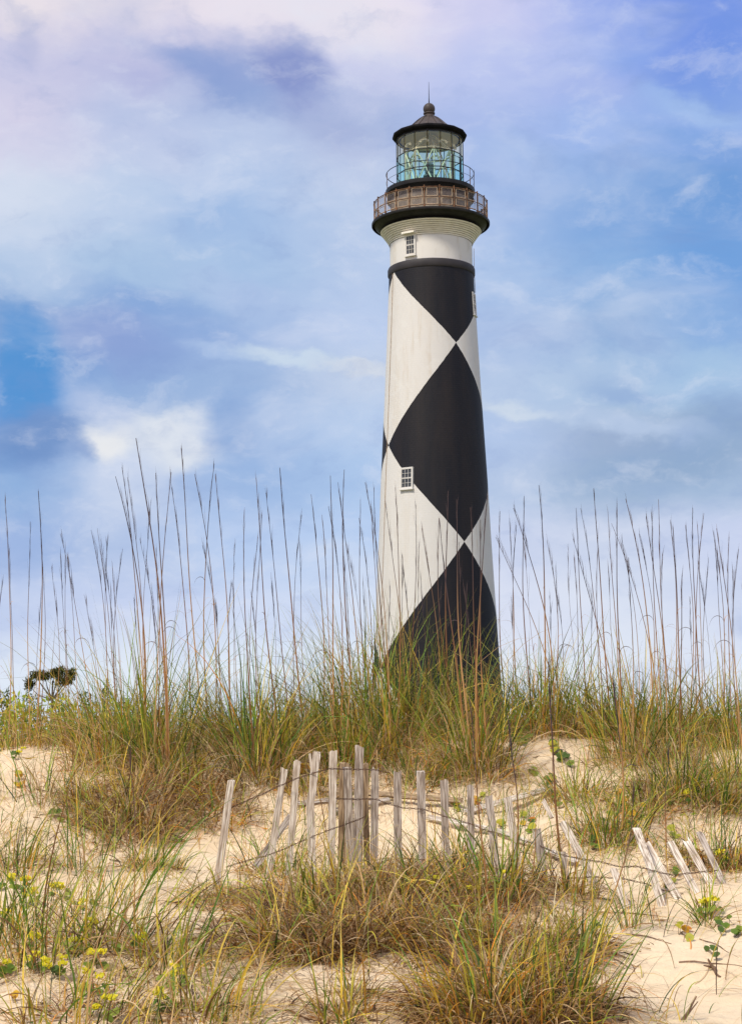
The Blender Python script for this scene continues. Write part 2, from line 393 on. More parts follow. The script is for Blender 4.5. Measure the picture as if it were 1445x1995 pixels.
br = k.n('ShaderNodeTexBrick', i={'Vector': k.n('ShaderNodeCombineXYZ', i={0: k.m('MULTIPLY', a_, 3.9), 1: ox[2], 2: 0.0}).outputs[0], 'Scale': 1.0, 'Mortar Size': .012, 'Brick Width': .4, 'Row Height': .16, 'Color1': (1, 1, 1, 1), 'Color2': (.9, .9, .9, 1), 'Mortar': (.3, .3, .3, 1)})
hb = k.m('ADD', k.m('MULTIPLY', br.outputs['Color'], .6), k.m('MULTIPLY', st2, .8))
finish(k, cc, .6, hb, .6, .03, spec=.25)
MWH = simple('white_paint', (.54, .48, .40), (.67, .64, .60), 1.2, .6, (1, 1, .35), .2, .01, .22, .46)
MCR = simple('cream_paint', (.72, .66, .55), (.84, .79, .70), 2.0, .65, (1, 1, 2), .2, .01, .3, .6)
MBK = simple('black_paint', (.010, .009, .011), (.022, .020, .021), 1.2, .5, (1, 1, 1), .15, .01)
MRF = simple('roof_iron', (.035, .028, .027), (.085, .064, .055), 2.5, .55, (1, 1, .5), .2, .01)
MCH = simple('charcoal_paint', (.030, .026, .029), (.042, .037, .040), 1.0, .6)
MRU = simple('rusty_iron', (.06, .032, .02), (.24, .115, .055), 5, .75)
MRT = simple('tan_frame', (.30, .20, .12), (.55, .42, .30), 4, .7)
MDB = simple('pane_dark', (.035, .034, .036), (.07, .068, .068), 3, .15, spec=.6)
MCE = simple('lantern_ceiling', (.70, .60, .42), (.80, .71, .52), 1, .7)
MBR = simple('lantern_brace', (.62, .62, .50), (.80, .80, .68), 2, .5)
mb = MB(); mb.lathe([(q[0], q[1]) for q in sh[::-1]] , 128); mb.build('tower_shaft', MT, LH, ang=60)
# lowest course down into the ground
zlow = sh[-1][1]
mb = MB(); mb.lathe([(sh[-1][0] + .25, -.6), (sh[-1][0] + .25, max(.35, zlow + .2)), (sh[-1][0] - .05, max(.35, zlow + .2) + .004)], 96); mb.build('plinth', MWH, LH)
# band
z0, z1 = zz(1900), zz(1823); rb = zr(404, z0)
mb = MB(); mb.lathe([(rb - .35, z0 - .02), (rb - .06, z0), (rb, z0 + .10), (rb, z1 - .16), (rb - .05, z1 - .04), (rb - .35, z1)], 128); mb.build('black_band', MCH, LH)
# neck
zn = zz(1606); rn = zr(380, zn)
mb = MB(); mb.lathe([(zr(380, z1), z1 - .2), (rn, zn)], 128); mb.build('upper_wall', MWH, LH)
# corbel of stepped courses
zc1 = zz(1482); rc1 = zr(463, zc1); P = []; N_ = 8
for i in range(N_):
    t0, t1 = i / N_, (i + 1) / N_; e = lambda t: rn + (rc1 - rn) * (t ** 1.25)
    P += [(e(t0) + .05, zn + (zc1 - zn) * t0), (e(t1) + .03, zn + (zc1 - zn) * (t1 - .36 / N_)), (e(t1) - .11, zn + (zc1 - zn) * (t1 - .34 / N_)), (e(t1) - .11, zn + (zc1 - zn) * t1)]
mb = MB(); mb.lathe(P, 128); mb.build('corbel_courses', MCR, LH, ang=20)
# main gallery
zg = zz(1405); rg = zr(540, zg)
mb = MB(); mb.lathe([(rc1 - .3, zc1 - .03), (rc1 + .08, zc1), (rg - .75, zc1 + .10), (rg - .28, zc1 + .30), (rg - .06, zc1 + .62), (rg, zg - .22), (rg + .05, zg - .16), (rg + .05, zg - .03), (rg, zg), (1.5, zg + .02)], 128)
mb.build('gallery_deck', MBK, LH, ang=40)
# watch room drum
zl = zz(1190); rw = zr(368, zg)
mb = MB(); mb.lathe([(rw, zg), (rw, zl - .45), (rw + .1, zl - .3), (rw + .1, zl)], 96); mb.build('watch_room', simple('watch_room_paint', (.20, .15, .11), (.42, .36, .29), 1.4, .6, (1, 1, .5)), LH)
# lantern gallery
zt2 = zz(1103); ro = zr(408, zt2)
mb = MB(); mb.lathe([(rw + .05, zl - .25), (rw + .3, zl - .05), (ro - .22, zl + .12), (ro - .03, zl + .40), (ro, zt2 - .3), (ro + .04, zt2 - .12), (ro + .04, zt2 - .02), (ro - .02, zt2), (1.2, zt2 + .02)], 96); mb.build('lantern_deck', MBK, LH, ang=40)
# lantern
zb_ = zz(1073); ze = zz(640); rl = zr(305, (zb_ + ze) / 2); ch = math.cos(math.pi / 16)
A0 = R_(-5.9)
def pol(r, a, z): return Vector((r * math.sin(a), -r * math.cos(a), z))
mb = MB(); mb.lathe([(rl + .03, zt2), (rl + .05, zb_), (rl - .12, zb_ + .003)], 16, A0)
lan = mb.build('lantern', MBK, LH, smooth=False)
rows_ = [zb_, zz(880 + 88), zz(718 + 88), ze]
for z in rows_:
    mb = MB(); mb.lathe([(rl - .01, z - .028), (rl + .045, z - .028), (rl + .045, z + .028), (rl - .01, z + .028), (rl - .01, z - .028)], 16, A0); mb.build('glazing_bar', MBK, lan, smooth=False)
for i in range(16):
    a = A0 + i * math.pi / 8; mb = MB(); mb.tube([pol(rl + .02, a, zb_), pol(rl + .02, a, ze + .05)], .032, 6); mb.build('mullion', MBK, lan)
# glass
MGW, k = mat('lantern_glass_clear')
tr = k.n('ShaderNodeBsdfTransparent', i={'Color': (1, .95, .80, 1)}); gl = k.n('ShaderNodeBsdfGlossy', i={'Color': (.8, .9, .9, 1), 'Roughness': .05})
k.t.links.new(k.n('ShaderNodeMixShader', i={0: .10, 1: tr.outputs[0], 2: gl.outputs[0]}).outputs[0], k.out.inputs[0])
MGL, k = mat('lantern_glass')
tr = k.n('ShaderNodeBsdfTransparent', i={'Color': (.78, 1.0, .955, 1)}); gl = k.n('ShaderNodeBsdfGlossy', i={'Color': (.6, 1.0, .95, 1), 'Roughness': .05})
k.t.links.new(k.n('ShaderNodeMixShader', i={0: .06, 1: tr.outputs[0], 2: gl.outputs[0]}).outputs[0], k.out.inputs[0])
for i in range(16):
    a, b = A0 + (i + .07) * math.pi / 8, A0 + (i + .93) * math.pi / 8
    mb = MB()
    for (q0, q1) in zip(rows_[:-1], rows_[1:]):
        mb.cur = 1 if q1 == ze else 0
        s_ = len(mb.v); mb.v += [pol(rl - .01, a, q0 + .03), pol(rl - .01, b, q0 + .03), pol(rl - .01, b, q1 - .03), pol(rl - .01, a, q1 - .03)]; mb.face(s_, s_ + 1, s_ + 2, s_ + 3)
    mb.build('glass_pane', [MGL, MGW], lan, smooth=False)
# door on the lantern
mb = MB(); i = 2; a, b = A0 + i * math.pi / 8 + .02, A0 + (i + 1) * math.pi / 8 - .02; zd = zz(845)
mb.tube([pol(rl + .05, a, zb_), pol(rl + .05, a, zd), pol(rl + .05, b, zd), pol(rl + .05, b, zb_)], .055, 5); mb.build('door_frame', MBK, lan, smooth=False)
# inside: sloping ceiling, bracing, lamp
mb = MB(); mb.lathe([(rl - .06, ze - .02), (rl - .5, ze + .1), (.3, ze + .55), (.02, ze + .56)], 32); mb.build('ceiling', MCE, lan)
mb = MB(); mb.lathe([(rl - .10, zz(806)+.05), (rl - .10, ze)], 32); 
zi = zz(760)
mb = MB()
for i in range(8):
    a, b = R_(8) + i * math.pi / 4, R_(8) + (i + 1) * math.pi / 4; r = rl * .74
    mb.tube([pol(r, a, zt2), pol(r, b, zi)], .05, 6); mb.tube([pol(r, b, zt2), pol(r, a, zi)], .05, 6)
    mb.tube([pol(r, a, zi), pol(r, b, zi)], .055, 6); mb.tube([pol(r, a, zi), pol(.2, a, ze + .5)], .045, 6)
    mb.tube([pol(r, a, zt2), pol(r, a, zi)], .055, 6)
    c0, c1 = pol(r * 1.05, a + .25, zz(700)), pol(r * 1.05, b - .25, zz(700)); mb.box((c0 + c1) / 2, ((c1 - c0).length, .05, .09), ((c1 - c0).normalized(), pol(1, (a + b) / 2, 0), Vector((0, 0, 1))))
    mb.box(c0 - Vector((0, 0, .12)), (.18, .12, .16)); mb.box(c1 - Vector((0, 0, .12)), (.18, .12, .16))
mb.build('brace', MBR, lan)
mb = MB(); mb.lathe([(.55, zt2), (.5, zt2 + .4), (.22, zt2 + .5), (.22, zt2 + 1.0), (.5, zt2 + 1.1), (.5, zt2 + 1.2), (.05, zt2 + 1.2)], 24)
mb.lathe([(.1, zt2 + 1.2), (.36, zt2 + 1.4), (.4, zt2 + 1.7), (.36, zt2 + 2.0), (.05, zt2 + 2.15)], 24); mb.build('beacon', simple('beacon_metal', (.12, .12, .12), (.3, .34, .33), 3, .3), lan)
# roof
ra = zr(345, ze); zo = zz(588)
mb = MB(); mb.lathe([(rl - .25, ze), (rl + .02, ze), (rl + .06, ze + .10), (zr(330, ze), zz(622)), (ra - .03, zz(612)), (ra, zz(606)), (ra, zo - .05), (ra - .05, zo), (ra - .5, zo + .06)], 16, A0)
rf = mb.build('eave', simple('eave_black', (.006, .006, .008), (.012, .011, .012), 2, .8, spec=.1), LH, smooth=False)
zt3 = zz(418)
dome = [(zr(q, zt3), zz(h)) for q, h in ((338, 594), (300, 588), (250, 568), (205, 536), (165, 503), (130, 470), (95, 440), (60, 419))]
mb = MB(); mb.lathe(dome, 64); ro_ = mb.build('roof', MRF, LH, ang=50)
for i in range(16):
    a = A0 + i * math.pi / 8; mb = MB(); mb.tube([pol(r + .01, a, z + .015) for r, z in dome], .03, 4); mb.build('rib', MRF, ro_)
zk = zz(385); rk = zr(46, zk); zbc = zz(340); rbl = zr(55, zbc)
mb = MB(); mb.lathe([(zr(68, zt3), zt3 - .05), (rk + .05, zt3 + .08), (rk - .02, zt3 + .15), (rk - .02, zk - .05), (rk + .06, zk - .02), (rk + .06, zk + .06), (rk - .12, zk + .1)], 32)
mb.lathe([(max(.01, rbl * math.sin(t)), zbc - rbl * math.cos(t)) for t in np.linspace(.3, math.pi, 18)], 32); mb.build('ball_finial', MRF, LH)
mb = MB(); mb.tube([(0, 0, zbc + rbl - .02), (0, 0, zz(240)), (0, 0, zz(90))], [.05, .03, .012], 6); mb.build('lightning_rod', MBK, LH)
# main gallery railing
rr_ = zr(524, zg); zrt, zrm = zz(1225), zz(1315)
mb = MB(); mb.ring(rr_, zrt, .035); mb.ring(rr_, zrm, .025); mb.ring(rr_, zg + .16, .025)
ral = mb.build('gallery_railing', MRU, LH)
MME, k = mat('wire_mesh_infill')
nz = obj_noise(k, 6); df = k.n('ShaderNodeBsdfDiffuse', i={'Color': k.ramp(nz, [(.3, (.10, .085, .09)), (.7, (.2, .17, .17))])})
k.t.links.new(k.n('ShaderNodeMixShader', i={0: .42, 1: k.n('ShaderNodeBsdfTransparent').outputs[0], 2: df.outputs[0]}).outputs[0], k.out.inputs[0])
NP = 24
for i in range(NP):
    a = R_(-8.1) + i * 2 * math.pi / NP; b = a + 2 * math.pi / NP
    mb = MB(); mb.tube([pol(rr_, a, zg), pol(rr_, a, zrt + .06)], .045, 6); mb.tube([pol(rr_, a, zg), pol(rr_, a, zg + .2)], .075, 6)
    mb.tube([pol(rr_, a, zrt + .04), pol(rr_, a, zrt + .1), pol(rr_, a, zrt + .14)], [.04, .07, .02], 6); mb.build('post', MRU, ral)
    if i == 1 + 3: pass
    mb = MB(); m_ = .14 * (b - a)
    for q0, q1 in ((zg + .22, zrm - .07), (zrm + .09, zrt - .07)):
        pa, pb = pol(rr_ - .03, a + m_, 0), pol(rr_ - .03, b - m_, 0); u3 = Vector((0, 0, 1))
        c = [pa + u3 * q0, pb + u3 * q0, pb + u3 * q1, pa + u3 * q1]
        mb.cur = 0
        for q in range(4): mb.tube([c[q], c[(q + 1) % 4]], .026, 4)
        mb.cur = 1; s_ = len(mb.v); mb.v += c; mb.face(s_, s_ + 1, s_ + 2, s_ + 3)
    mb.build('rail_panel', [MRT, MME], ral, smooth=False)
# lantern gallery railing
ru = ro - .02; zu = zz(950)
mb = MB(); mb.ring(ru, zu, .028); mb.ring(ru, (zu + zt2) / 2, .012)
r2 = mb.build('lantern_railing', MBK, LH)
for i in range(12):
    a = R_(-27) + i * R_(30) * 1.0
    a = [R_(-79), R_(-28), R_(18.5), R_(62), R_(84), R_(110), R_(135), R_(160), R_(185), R_(210), R_(235), R_(258)][i]
    mb = MB(); mb.tube([pol(ru, a, zt2 - .3), pol(ru, a, zu + .02)], .022, 6); mb.build('post', MRU, r2)
# conductor cable and top antenna whips
mb = MB(); mb.tube([pol(shaft_r(z) + .03, R_(-65), z) for z in np.linspace(3, zz(1905), 14)], .018, 5); mb.build('conductor_cable', MRT, LH)
mb = MB(); mb.tube([pol(zr(395, zn), R_(88), zz(1640)), pol(zr(382, z1) + .1, R_(88), z1), pol(shaft_r(zz(2050)) + .05, R_(88), zz(2050))], .02, 5); mb.build('conductor_cable', MRT, LH)
mb = MB(); mb.tube([pol(ru, R_(80), zt2 - .2), pol(ru + .05, R_(80), zz(930))], .012, 5); mb.build('whip_aerial', MBK, LH)
# windows
def window(az_, zlo, zhi, wid, rs, hood=False):
    zc_ = (zlo + zhi) / 2; r = rs(zc_); tilt = math.atan2(rs(zlo) - rs(zhi), zhi - zlo)
    out = Vector((math.sin(az_), -math.cos(az_), 0)); right = Vector((math.cos(az_), math.sin(az_), 0))
    up = (Vector((0, 0, 1)) - out * math.tan(tilt)).normalized(); nrm = right.cross(up) * -1
    if nrm.dot(out) < 0: nrm = -nrm
    ax = (right, nrm, up); c0 = out * r + Vector((0, 0, zc_)); hgt_ = zhi - zlo
    def P(x, y, z): return c0 + right * x + nrm * y + up * z
    fw = .085
    mb = MB()
    for s in (-1, 1): mb.box(P(s * (wid / 2 - fw / 2), -.08, 0), (fw, .40, hgt_), ax)
    mb.box(P(0, -.083, hgt_ / 2 - fw / 2), (wid - 2 * fw, .39, fw), ax); mb.box(P(0, -.083, -hgt_ / 2 + fw / 2), (wid - 2 * fw, .39, fw), ax)
    wn_ = mb.build('window', MWH, LH, smooth=False)
    iw, ih = wid - 2 * fw, hgt_ - 2 * fw
    for s in (0, 1):
        mb = MB(); zlo_ = -ih / 2 + s * ih / 2; hh_ = ih / 2; yo = .085 if s else .068; t = .042
        for q in (-1, 1): mb.box(P(q * (iw / 2 - t / 2), yo, zlo_ + hh_ / 2), (t, .04, hh_ - .002), ax)
        mb.box(P(0, yo, zlo_ + t / 2), (iw - 2 * t, .038, t), ax); mb.box(P(0, yo, zlo_ + hh_ - t / 2), (iw - 2 * t, .038, t), ax)
        for q in (-1, 1): mb.box(P(q * (iw - 2 * t) / 6, yo, zlo_ + hh_ / 2), (.020, .03, hh_ - 2 * t), ax)
        mb.box(P(0, yo + .002, zlo_ + hh_ / 2), (iw - 2 * t, .03, .020), ax); mb.build('sash', MWH, wn_, smooth=False)
    mb = MB(); mb.box(P(0, .045, 0), (iw, .02, ih), ax); mb.build('glass_pane', MDB, wn_, smooth=False)
    mb = MB(); mb.box(P(0, .0, -hgt_ / 2 - .04), (wid + .08, .34, .08), ax); mb.build('sill', MWH, wn_, smooth=False)
    if hood:
        mb = MB(); mb.box(P(0, .14, hgt_ / 2 + .07), (wid + .14, .62, .13), ax); mb.build('lintel', MCR, wn_, smooth=False)
rneck = lambda z: float(np.interp(z, [z1, zn], [zr(380, z1), rn]))
a1 = R_(-31)
window(a1, at(798, 494, TY - 3).z, at(798, 453, TY - 3).z, .86, rneck, True)
a2 = R_(-31.6)
window(a2, at(790, 953, TY - 3.2).z, at(790, 911, TY - 3.2).z, 1.02, shaft_r)
window(R_(72), at(923, 614, TY - 1).z, at(923, 570, TY - 1).z, .80, lambda z: shaft_r(z) - .07)
exec_after = None

# ------------------------------------------------------------------ ribbons (blades)
GREEN = [(.11, .21, .022), (.17, .28, .026), (.27, .34, .034), (.05, .105, .018), (.38, .40, .04)]
YEL = [(.62, .44, .05), (.70, .50, .08), (.54, .36, .04), (.48, .42, .05)]
TAN = [(.60, .40, .19), (.72, .53, .31), (.48, .29, .13), (.64, .44, .22), (.36, .21, .10)]
BRN = [(.11, .055, .022), (.18, .09, .035), (.07, .035, .018), (.26, .13, .045)]
ORA = [(.62, .24, .03), (.56, .30, .05)]
def palette(nb, g, y, t, b, o):
    w = np.array([g, y, t, b, o], float); w /= w.sum()
    cls = rng.choice(5, nb, p=w); out = np.zeros((nb, 3))
    for i, L in enumerate((GREEN, YEL, TAN, BRN, ORA)):
        m = cls == i; L = np.array(L)
        out[m] = L[rng.integers(0, len(L), m.sum())]
    return np.clip(out * rng.uniform(.5, 1.35, (nb, 1)), 0, .8), cls
def ribbons(base, azm, lean, bend, length, width, colr, wind=(0, 0), S=7, tipc=None, ground=None, power=1.4):
    """curved tapering strips; returns verts (n,S+1,2,3) and colours"""
    nb = len(base); s = np.linspace(0, 1, S + 1)
    th = lean[:, None] + bend[:, None] * s[None] ** power
    dx = np.sin(th) * np.cos(azm)[:, None] + wind[0] * s[None] ** .8; dy = np.sin(th) * np.sin(azm)[:, None] + wind[1] * s[None] ** .8
    dz = np.cos(th); nr = np.sqrt(dx**2 + dy**2 + dz**2); dx, dy, dz = dx / nr, dy / nr, dz / nr
    st = length[:, None] / S
    def cum(d): return np.concatenate([np.zeros((nb, 1)), np.cumsum((d[:, :-1] + d[:, 1:]) / 2 * st, 1)], 1)
    P = np.stack([cum(dx), cum(dy), cum(dz)], -1) + base[:, None, :]
    T = np.stack([dx, dy, dz], -1)
    side = rng.normal(size=(nb, 3)) * .45; side[:, 0] += -np.sin(azm); side[:, 1] += np.cos(azm)
    side = side[:, None, :] - T * np.sum(side[:, None, :] * T, -1, keepdims=True)
    side /= np.linalg.norm(side, axis=-1, keepdims=True) + 1e-9
    wp = np.minimum(1, .65 + s * 1.5) * (1 - s ** 2.2) + .06
    off = side * (width[:, None, None] / 2 * wp[None, :, None])
    V = np.stack([P - off, P + off], 2)
    c = np.repeat(colr[:, None, :], S + 1, 1)
    if tipc is not None:
        f = np.clip((s[None] - .55) / .45, 0, 1)[..., None] * rng.uniform(0, .9, (nb, 1, 1)); c = c * (1 - f) + np.array(tipc)[None, None] * f
    return V, np.repeat(c[:, :, None, :], 2, 2), S
def ribbon_mesh(name, parts, m, parent=None, loc=(0, 0, 0)):
    vs, cs, fs, off = [], [], [], 0
    for V, c, S in parts:
        nb = len(V); vs.append(V.reshape(-1, 3)); cs.append(c.reshape(-1, 3))
        b = (np.arange(nb) * (S + 1) * 2)[:, None] + (np.arange(S) * 2)[None]
        q = np.stack([b, b + 1, b + 3, b + 2], -1).reshape(-1, 4) + off; fs.append(q); off += nb * (S + 1) * 2
    vs, cs, fs = np.concatenate(vs), np.concatenate(cs), np.concatenate(fs)
    me = bpy.data.meshes.new(name)
    me.vertices.add(len(vs)); me.vertices.foreach_set('co', vs.astype(np.float32).ravel())
    me.loops.add(fs.size); me.loops.foreach_set('vertex_index', fs.astype(np.int32).ravel())
    me.polygons.add(len(fs)); me.polygons.foreach_set('loop_start', np.arange(0, fs.size, 4, dtype=np.int32))
    me.polygons.foreach_set('loop_total', np.full(len(fs), 4, dtype=np.int32)); me.polygons.foreach_set('use_smooth', np.ones(len(fs), bool))
    me.update(calc_edges=True)
    at_ = me.color_attributes.new('Col', 'FLOAT_COLOR', 'POINT')
    at_.data.foreach_set('color', np.concatenate([cs, np.ones((len(cs), 1))], 1).astype(np.float32).ravel())
    return link(name, me, m, parent, loc)
def tube_col(mbs, colr):
    pass
def gzv(p): return np.array([gz(float(a), float(b)) for a, b in p])

# wind: blades lean to the left at the crest (toward -x)
def clump(px, py, r, nl, L, nd, label, green=.72, wind=(-.10, 0), spread=.55, name='sea_oats_clump', group='clumps of dune grass', loc=None, brown=.2, wd_=.0074, dy=0.0):
    p = Vector(loc) if loc else hit(px, py)
    e = empty(name, p); tag(e, label, 'grass clump', group)
    r *= 1.35; L *= 1.12 if group == G1 else 1.0; nd = int(nd * 1.5); nl = int(nl * (.78 if group == G1 else .8))
    def basepts(nb, rr):
        a = rng.uniform(0, 2 * math.pi, nb); q = rr * np.sqrt(rng.uniform(0, 1, nb)) ** 1.3
        xy = np.stack([q * np.cos(a), q * np.sin(a) * .9], -1)
        z = gzv(xy + np.array([[p.x, p.y]])) - p.z - .02
        return np.concatenate([xy, z[:, None]], 1), a, q
    b, a, q = basepts(nl, r)
    c, cls = palette(nl, green, .98 - green - .06, .06, .02, .02)
    lean = np.abs(rng.normal(.20, .20, nl)) + q / r * .25 * spread; bend = np.abs(rng.normal(.7, .65, nl)) * spread * 1.7
    ln = L * rng.uniform(.40, 1.25, nl)
    az_ = a + rng.normal(0, .7, nl)
    V = ribbons(b, az_, lean, bend, ln, rng.uniform(.5, 1.25, nl) * wd_, c, (wind[0], wind[1] + dy), tipc=(.40, .27, .11))
    ribbon_mesh('leaves', [V], MG, e)
    if nd:
        b, a, q = basepts(nd, r * 1.15)
        c, cls = palette(nd, .02, .10, .60 - brown * .3, brown, .14)
        lean = np.abs(rng.normal(.45, .3, nd)); bend = np.abs(rng.normal(1.5, .7, nd))
        ln = L * rng.uniform(.25, .80, nd)
        V = ribbons(b, a + rng.normal(0, .9, nd), lean, bend, ln, rng.uniform(.5, 1.1, nd) * wd_ * .85, c, (wind[0] * .6, wind[1] + dy * 1.5), power=1.0)
        # keep dead leaves from sinking: lift to the sand
        X = V[0]; flat = X.reshape(-1, 3); g = gzv(flat[:, :2] + np.array([[p.x, p.y]])) - p.z + .004
        low = flat[:, 2] < g; flat[low, 2] = g[low] + rng.uniform(0, .012, low.sum())
        ribbon_mesh('dead_leaves', [V], MG, e)
    return e, p

G1 = 'clumps of dune grass along the crest'; G2 = 'clumps of dune grass on the slope'
crest = []
CR = [
 (40, 1440, .20, 45, .62, 60, 'thin grass clump at the far left end of the dune crest', .6),
 (120, 1430, .22, 50, .56, 70, 'yellowish grass clump on the crest just below the distant pine', .55),
 (205, 1450, .22, 190, .80, 130, 'bushy green clump with arching blades right of the distant pine', .72),
 (270, 1490, .26, 260, .88, 260, 'largest dense green clump with tallest stalks, on the left crest', .74),
 (345, 1460, .22, 200, .80, 180, 'green clump with four tall stalks right of the largest left clump', .74),
 (420, 1440, .20, 130, .65, 130, 'low clump with two straight stalks in the left crest gap', .66),
 (485, 1450, .22, 170, .68, 170, 'green clump on the crest above the leftmost fence picket', .70),
 (545, 1480, .25, 210, .72, 220, 'dense clump above the forked picket with matted dead leaves', .72),
 (610, 1450, .22, 150, .66, 150, 'clump with dark thin stalks on the crest above the wired pickets', .68),
 (675, 1450, .24, 200, .78, 180, 'tall clump on the crest above the tallest picket, left of the tower', .72),
 (735, 1450, .22, 240, .84, 180, 'green clump in front of the left edge of the tower', .72),
 (800, 1430, .22, 220, .76, 160, 'clump in front of the slanting black paint at the tower foot', .62),
 (870, 1430, .22, 220, .74, 170, 'clump with brown stalks before the middle of the tower foot', .66),
 (925, 1500, .22, 210, .62, 330, 'clump with thick brown matted base below the right tower edge', .60),
 (985, 1420, .22, 190, .66, 150, 'green clump on the crest just right of the tower foot', .72),
 (1050, 1430, .24, 240, .68, 190, 'dense clump right of the tower with the straightest dark stalk', .72),
 (1120, 1420, .22, 190, .62, 180, 'clump of short leaning stalks above the orange leaf creeper', .66),
 (1185, 1430, .24, 230, .66, 190, 'upright green clump on the middle of the right crest', .72),
 (1250, 1440, .24, 210, .64, 200, 'clump with curled dead leaf tips on the right crest', .66),
 (1315, 1430, .24, 220, .64, 190, 'clump of crowded stalks near the right end of the crest', .68),
 (1375, 1440, .22, 190, .62, 180, 'yellow green clump second from the right end of the crest', .60),
 (1430, 1450, .22, 190, .62, 180, 'clump at the far right end of the dune crest', .62),
]
CR += [
 (190, 1500, .16, 80, .66, 120, 'grass clump with dead brown skirt below the arching blades', .6),
 (330, 1525, .20, 130, .84, 220, 'tall clump rooted low on the left slope, in front of the four tall stalks', .66),
 (500, 1515, .18, 150, .84, 160, 'green clump rooted just behind the first wired picket', .70),
 (670, 1500, .16, 130, .80, 120, 'clump rising directly behind the tallest picket', .70),
 (750, 1490, .18, 140, .80, 140, 'clump behind the picket standing right of the gap', .68),
 (1225, 1490, .20, 130, .62, 160, 'clump between the bare gap and the dense dark green clump', .66),
 (1290, 1480, .20, 130, .64, 160, 'clump just above the dense dark green clump', .68),
 (1440, 1530, .20, 110, .60, 160, 'clump cut by the right edge halfway down the slope', .66)]
for i_, a in enumerate(CR):
    e, p = clump(*a[:4], a[4] * (1.22 if (i_ % 3 == 0 or 700 < a[0] < 960) else rng.uniform(.72, 1.0)), *a[5:7], green=a[7], group=G1, spread=.62); crest.append((a[0], e, p, a[1]))
SLP = [
 (250, 1570, .30, 110, .55, 800, 'brown clump with tangled dead leaves on the left slope', .45, -.05, .8),
 (395, 1545, .16, 50, .5, 200, 'small dry clump with orange leaves left of the pickets', .4, -.2, .8),
 (300, 1690, .12, 70, .34, 110, 'small tuft with orange base on open sand left of the leaning picket', .5, .25, .7),
 (90, 1560, .20, 60, .62, 60, 'sparse arching blades on the bare left sand', .7, .1, .7),
 (150, 1700, .12, 45, .75, 20, 'long dark blades leaning right above the yellow flowers', .85, -.25, .4),
 (20, 1840, .14, 70, .75, 60, 'long broad blades at the lower left edge', .75, .22, .5),
 (100, 1880, .14, 55, .64, 60, 'clump of crossing blades among the yellow flowers', .65, .35, .6),
 (215, 1850, .16, 80, .74, 70, 'big clump with long blades swept to the right, lower left', .72, .45, .5),
 (330, 1880, .14, 55, .5, 80, 'loose clump with thin curling dead leaves, lower left', .55, .4, .7),
 (150, 1990, .18, 80, .42, 130, 'matted clump at the bottom edge below the yellow flowers', .5, .3, .7),
 (395, 1985, .16, 60, .42, 100, 'clump with tan curls at the bottom edge left of centre', .5, .35, .7),
 (440, 1760, .14, 40, .40, 150, 'dry flattened tuft at the foot of the leaning picket', .35, -.25, .9),
 (525, 1700, .12, 50, .42, 80, 'short tuft beside the bent picket', .6, -.1, .8),
 (575, 1800, .18, 80, .46, 320, 'clump at the left side of the thatched mound', .55, -.15, .85),
 (640, 1770, .20, 80, .46, 460, 'clump of green blades over straw on the mound top', .5, .05, .85),
 (725, 1760, .22, 70, .42, 560, 'thickest straw clump in the middle of the mound', .42, .1, .95),
 (800, 1750, .22, 80, .44, 460, 'straw clump right of the middle of the mound', .48, .12, .9),
 (870, 1700, .14, 90, .52, 200, 'green clump standing in front of the dark short picket', .72, -.15, .5),
 (920, 1760, .20, 80, .44, 320, 'clump with bent straw at the right side of the mound', .5, -.1, .8),
 (975, 1740, .12, 70, .56, 120, 'upright blades in front of the broken grey pickets', .75, -.18, .45),
 (690, 1940, .05, 14, .26, 30, 'few broad short blades on the bare sand below the mound', .7, .0, .9),
 (670, 1995, .09, 60, .34, 90, 'orange based tuft at the bottom edge of the bare sand', .5, -.05, .5),
 (1010, 1970, .20, 120, .44, 420, 'largest dark brown clump at the bottom edge', .5, -.1, .8),
 (930, 1985, .18, 80, .5, 380, 'straw heap at the bottom edge left of the dark clump', .35, -.25, .9),
 (1110, 1985, .12, 70, .50, 160, 'clump of upright blades at the right of the dark clump', .65, .05, .5),
 (1140, 1850, .10, 70, .36, 110, 'small dark tuft with brown stems on the sand edge', .5, .1, .6),
 (1100, 1740, .12, 70, .42, 130, 'tuft with curling brown leaves beside the shortest grey picket', .5, -.15, .8),
 (1225, 1812, .04, 26, .46, 8, 'fan of clean green blades before the collapsed slats', .85, .05, .6),
 (1375, 1800, .05, 30, .36, 16, 'small green sprout with yellow base right of the collapsed slats', .7, -.1, .6),
 (1185, 1640, .16, 130, .50, 120, 'green clump behind the collapsed slats with orange leaves nearby', .7, -.08, .6),
 (1120, 1560, .14, 80, .46, 90, 'thin clump on the sand above the long fallen slat', .66, -.1, .6),
 (1335, 1550, .24, 260, .52, 300, 'dense dark green clump on the right slope', .74, -.05, .7),
 (1400, 1690, .18, 110, .42, 280, 'dry dark clump beside the rightmost slat', .5, -.1, .8),
 (1260, 1590, .15, 90, .42, 120, 'short tuft left of the dense dark green clump', .6, -.1, .7),
 (1430, 1580, .16, 110, .48, 120, 'grass tuft at the right edge below the crest', .65, -.1, .6),
 (820, 1530, .15, 80, .46, 120, 'sparse tuft behind the upright grey pickets', .6, -.1, .7),
 (610, 1540, .15, 60, .40, 170, 'dry tuft behind the forked picket', .5, -.1, .8),
 (30, 1700, .16, 70, .5, 80, 'thin crossing blades at the left edge above the flowers', .6, .3, .6),
]
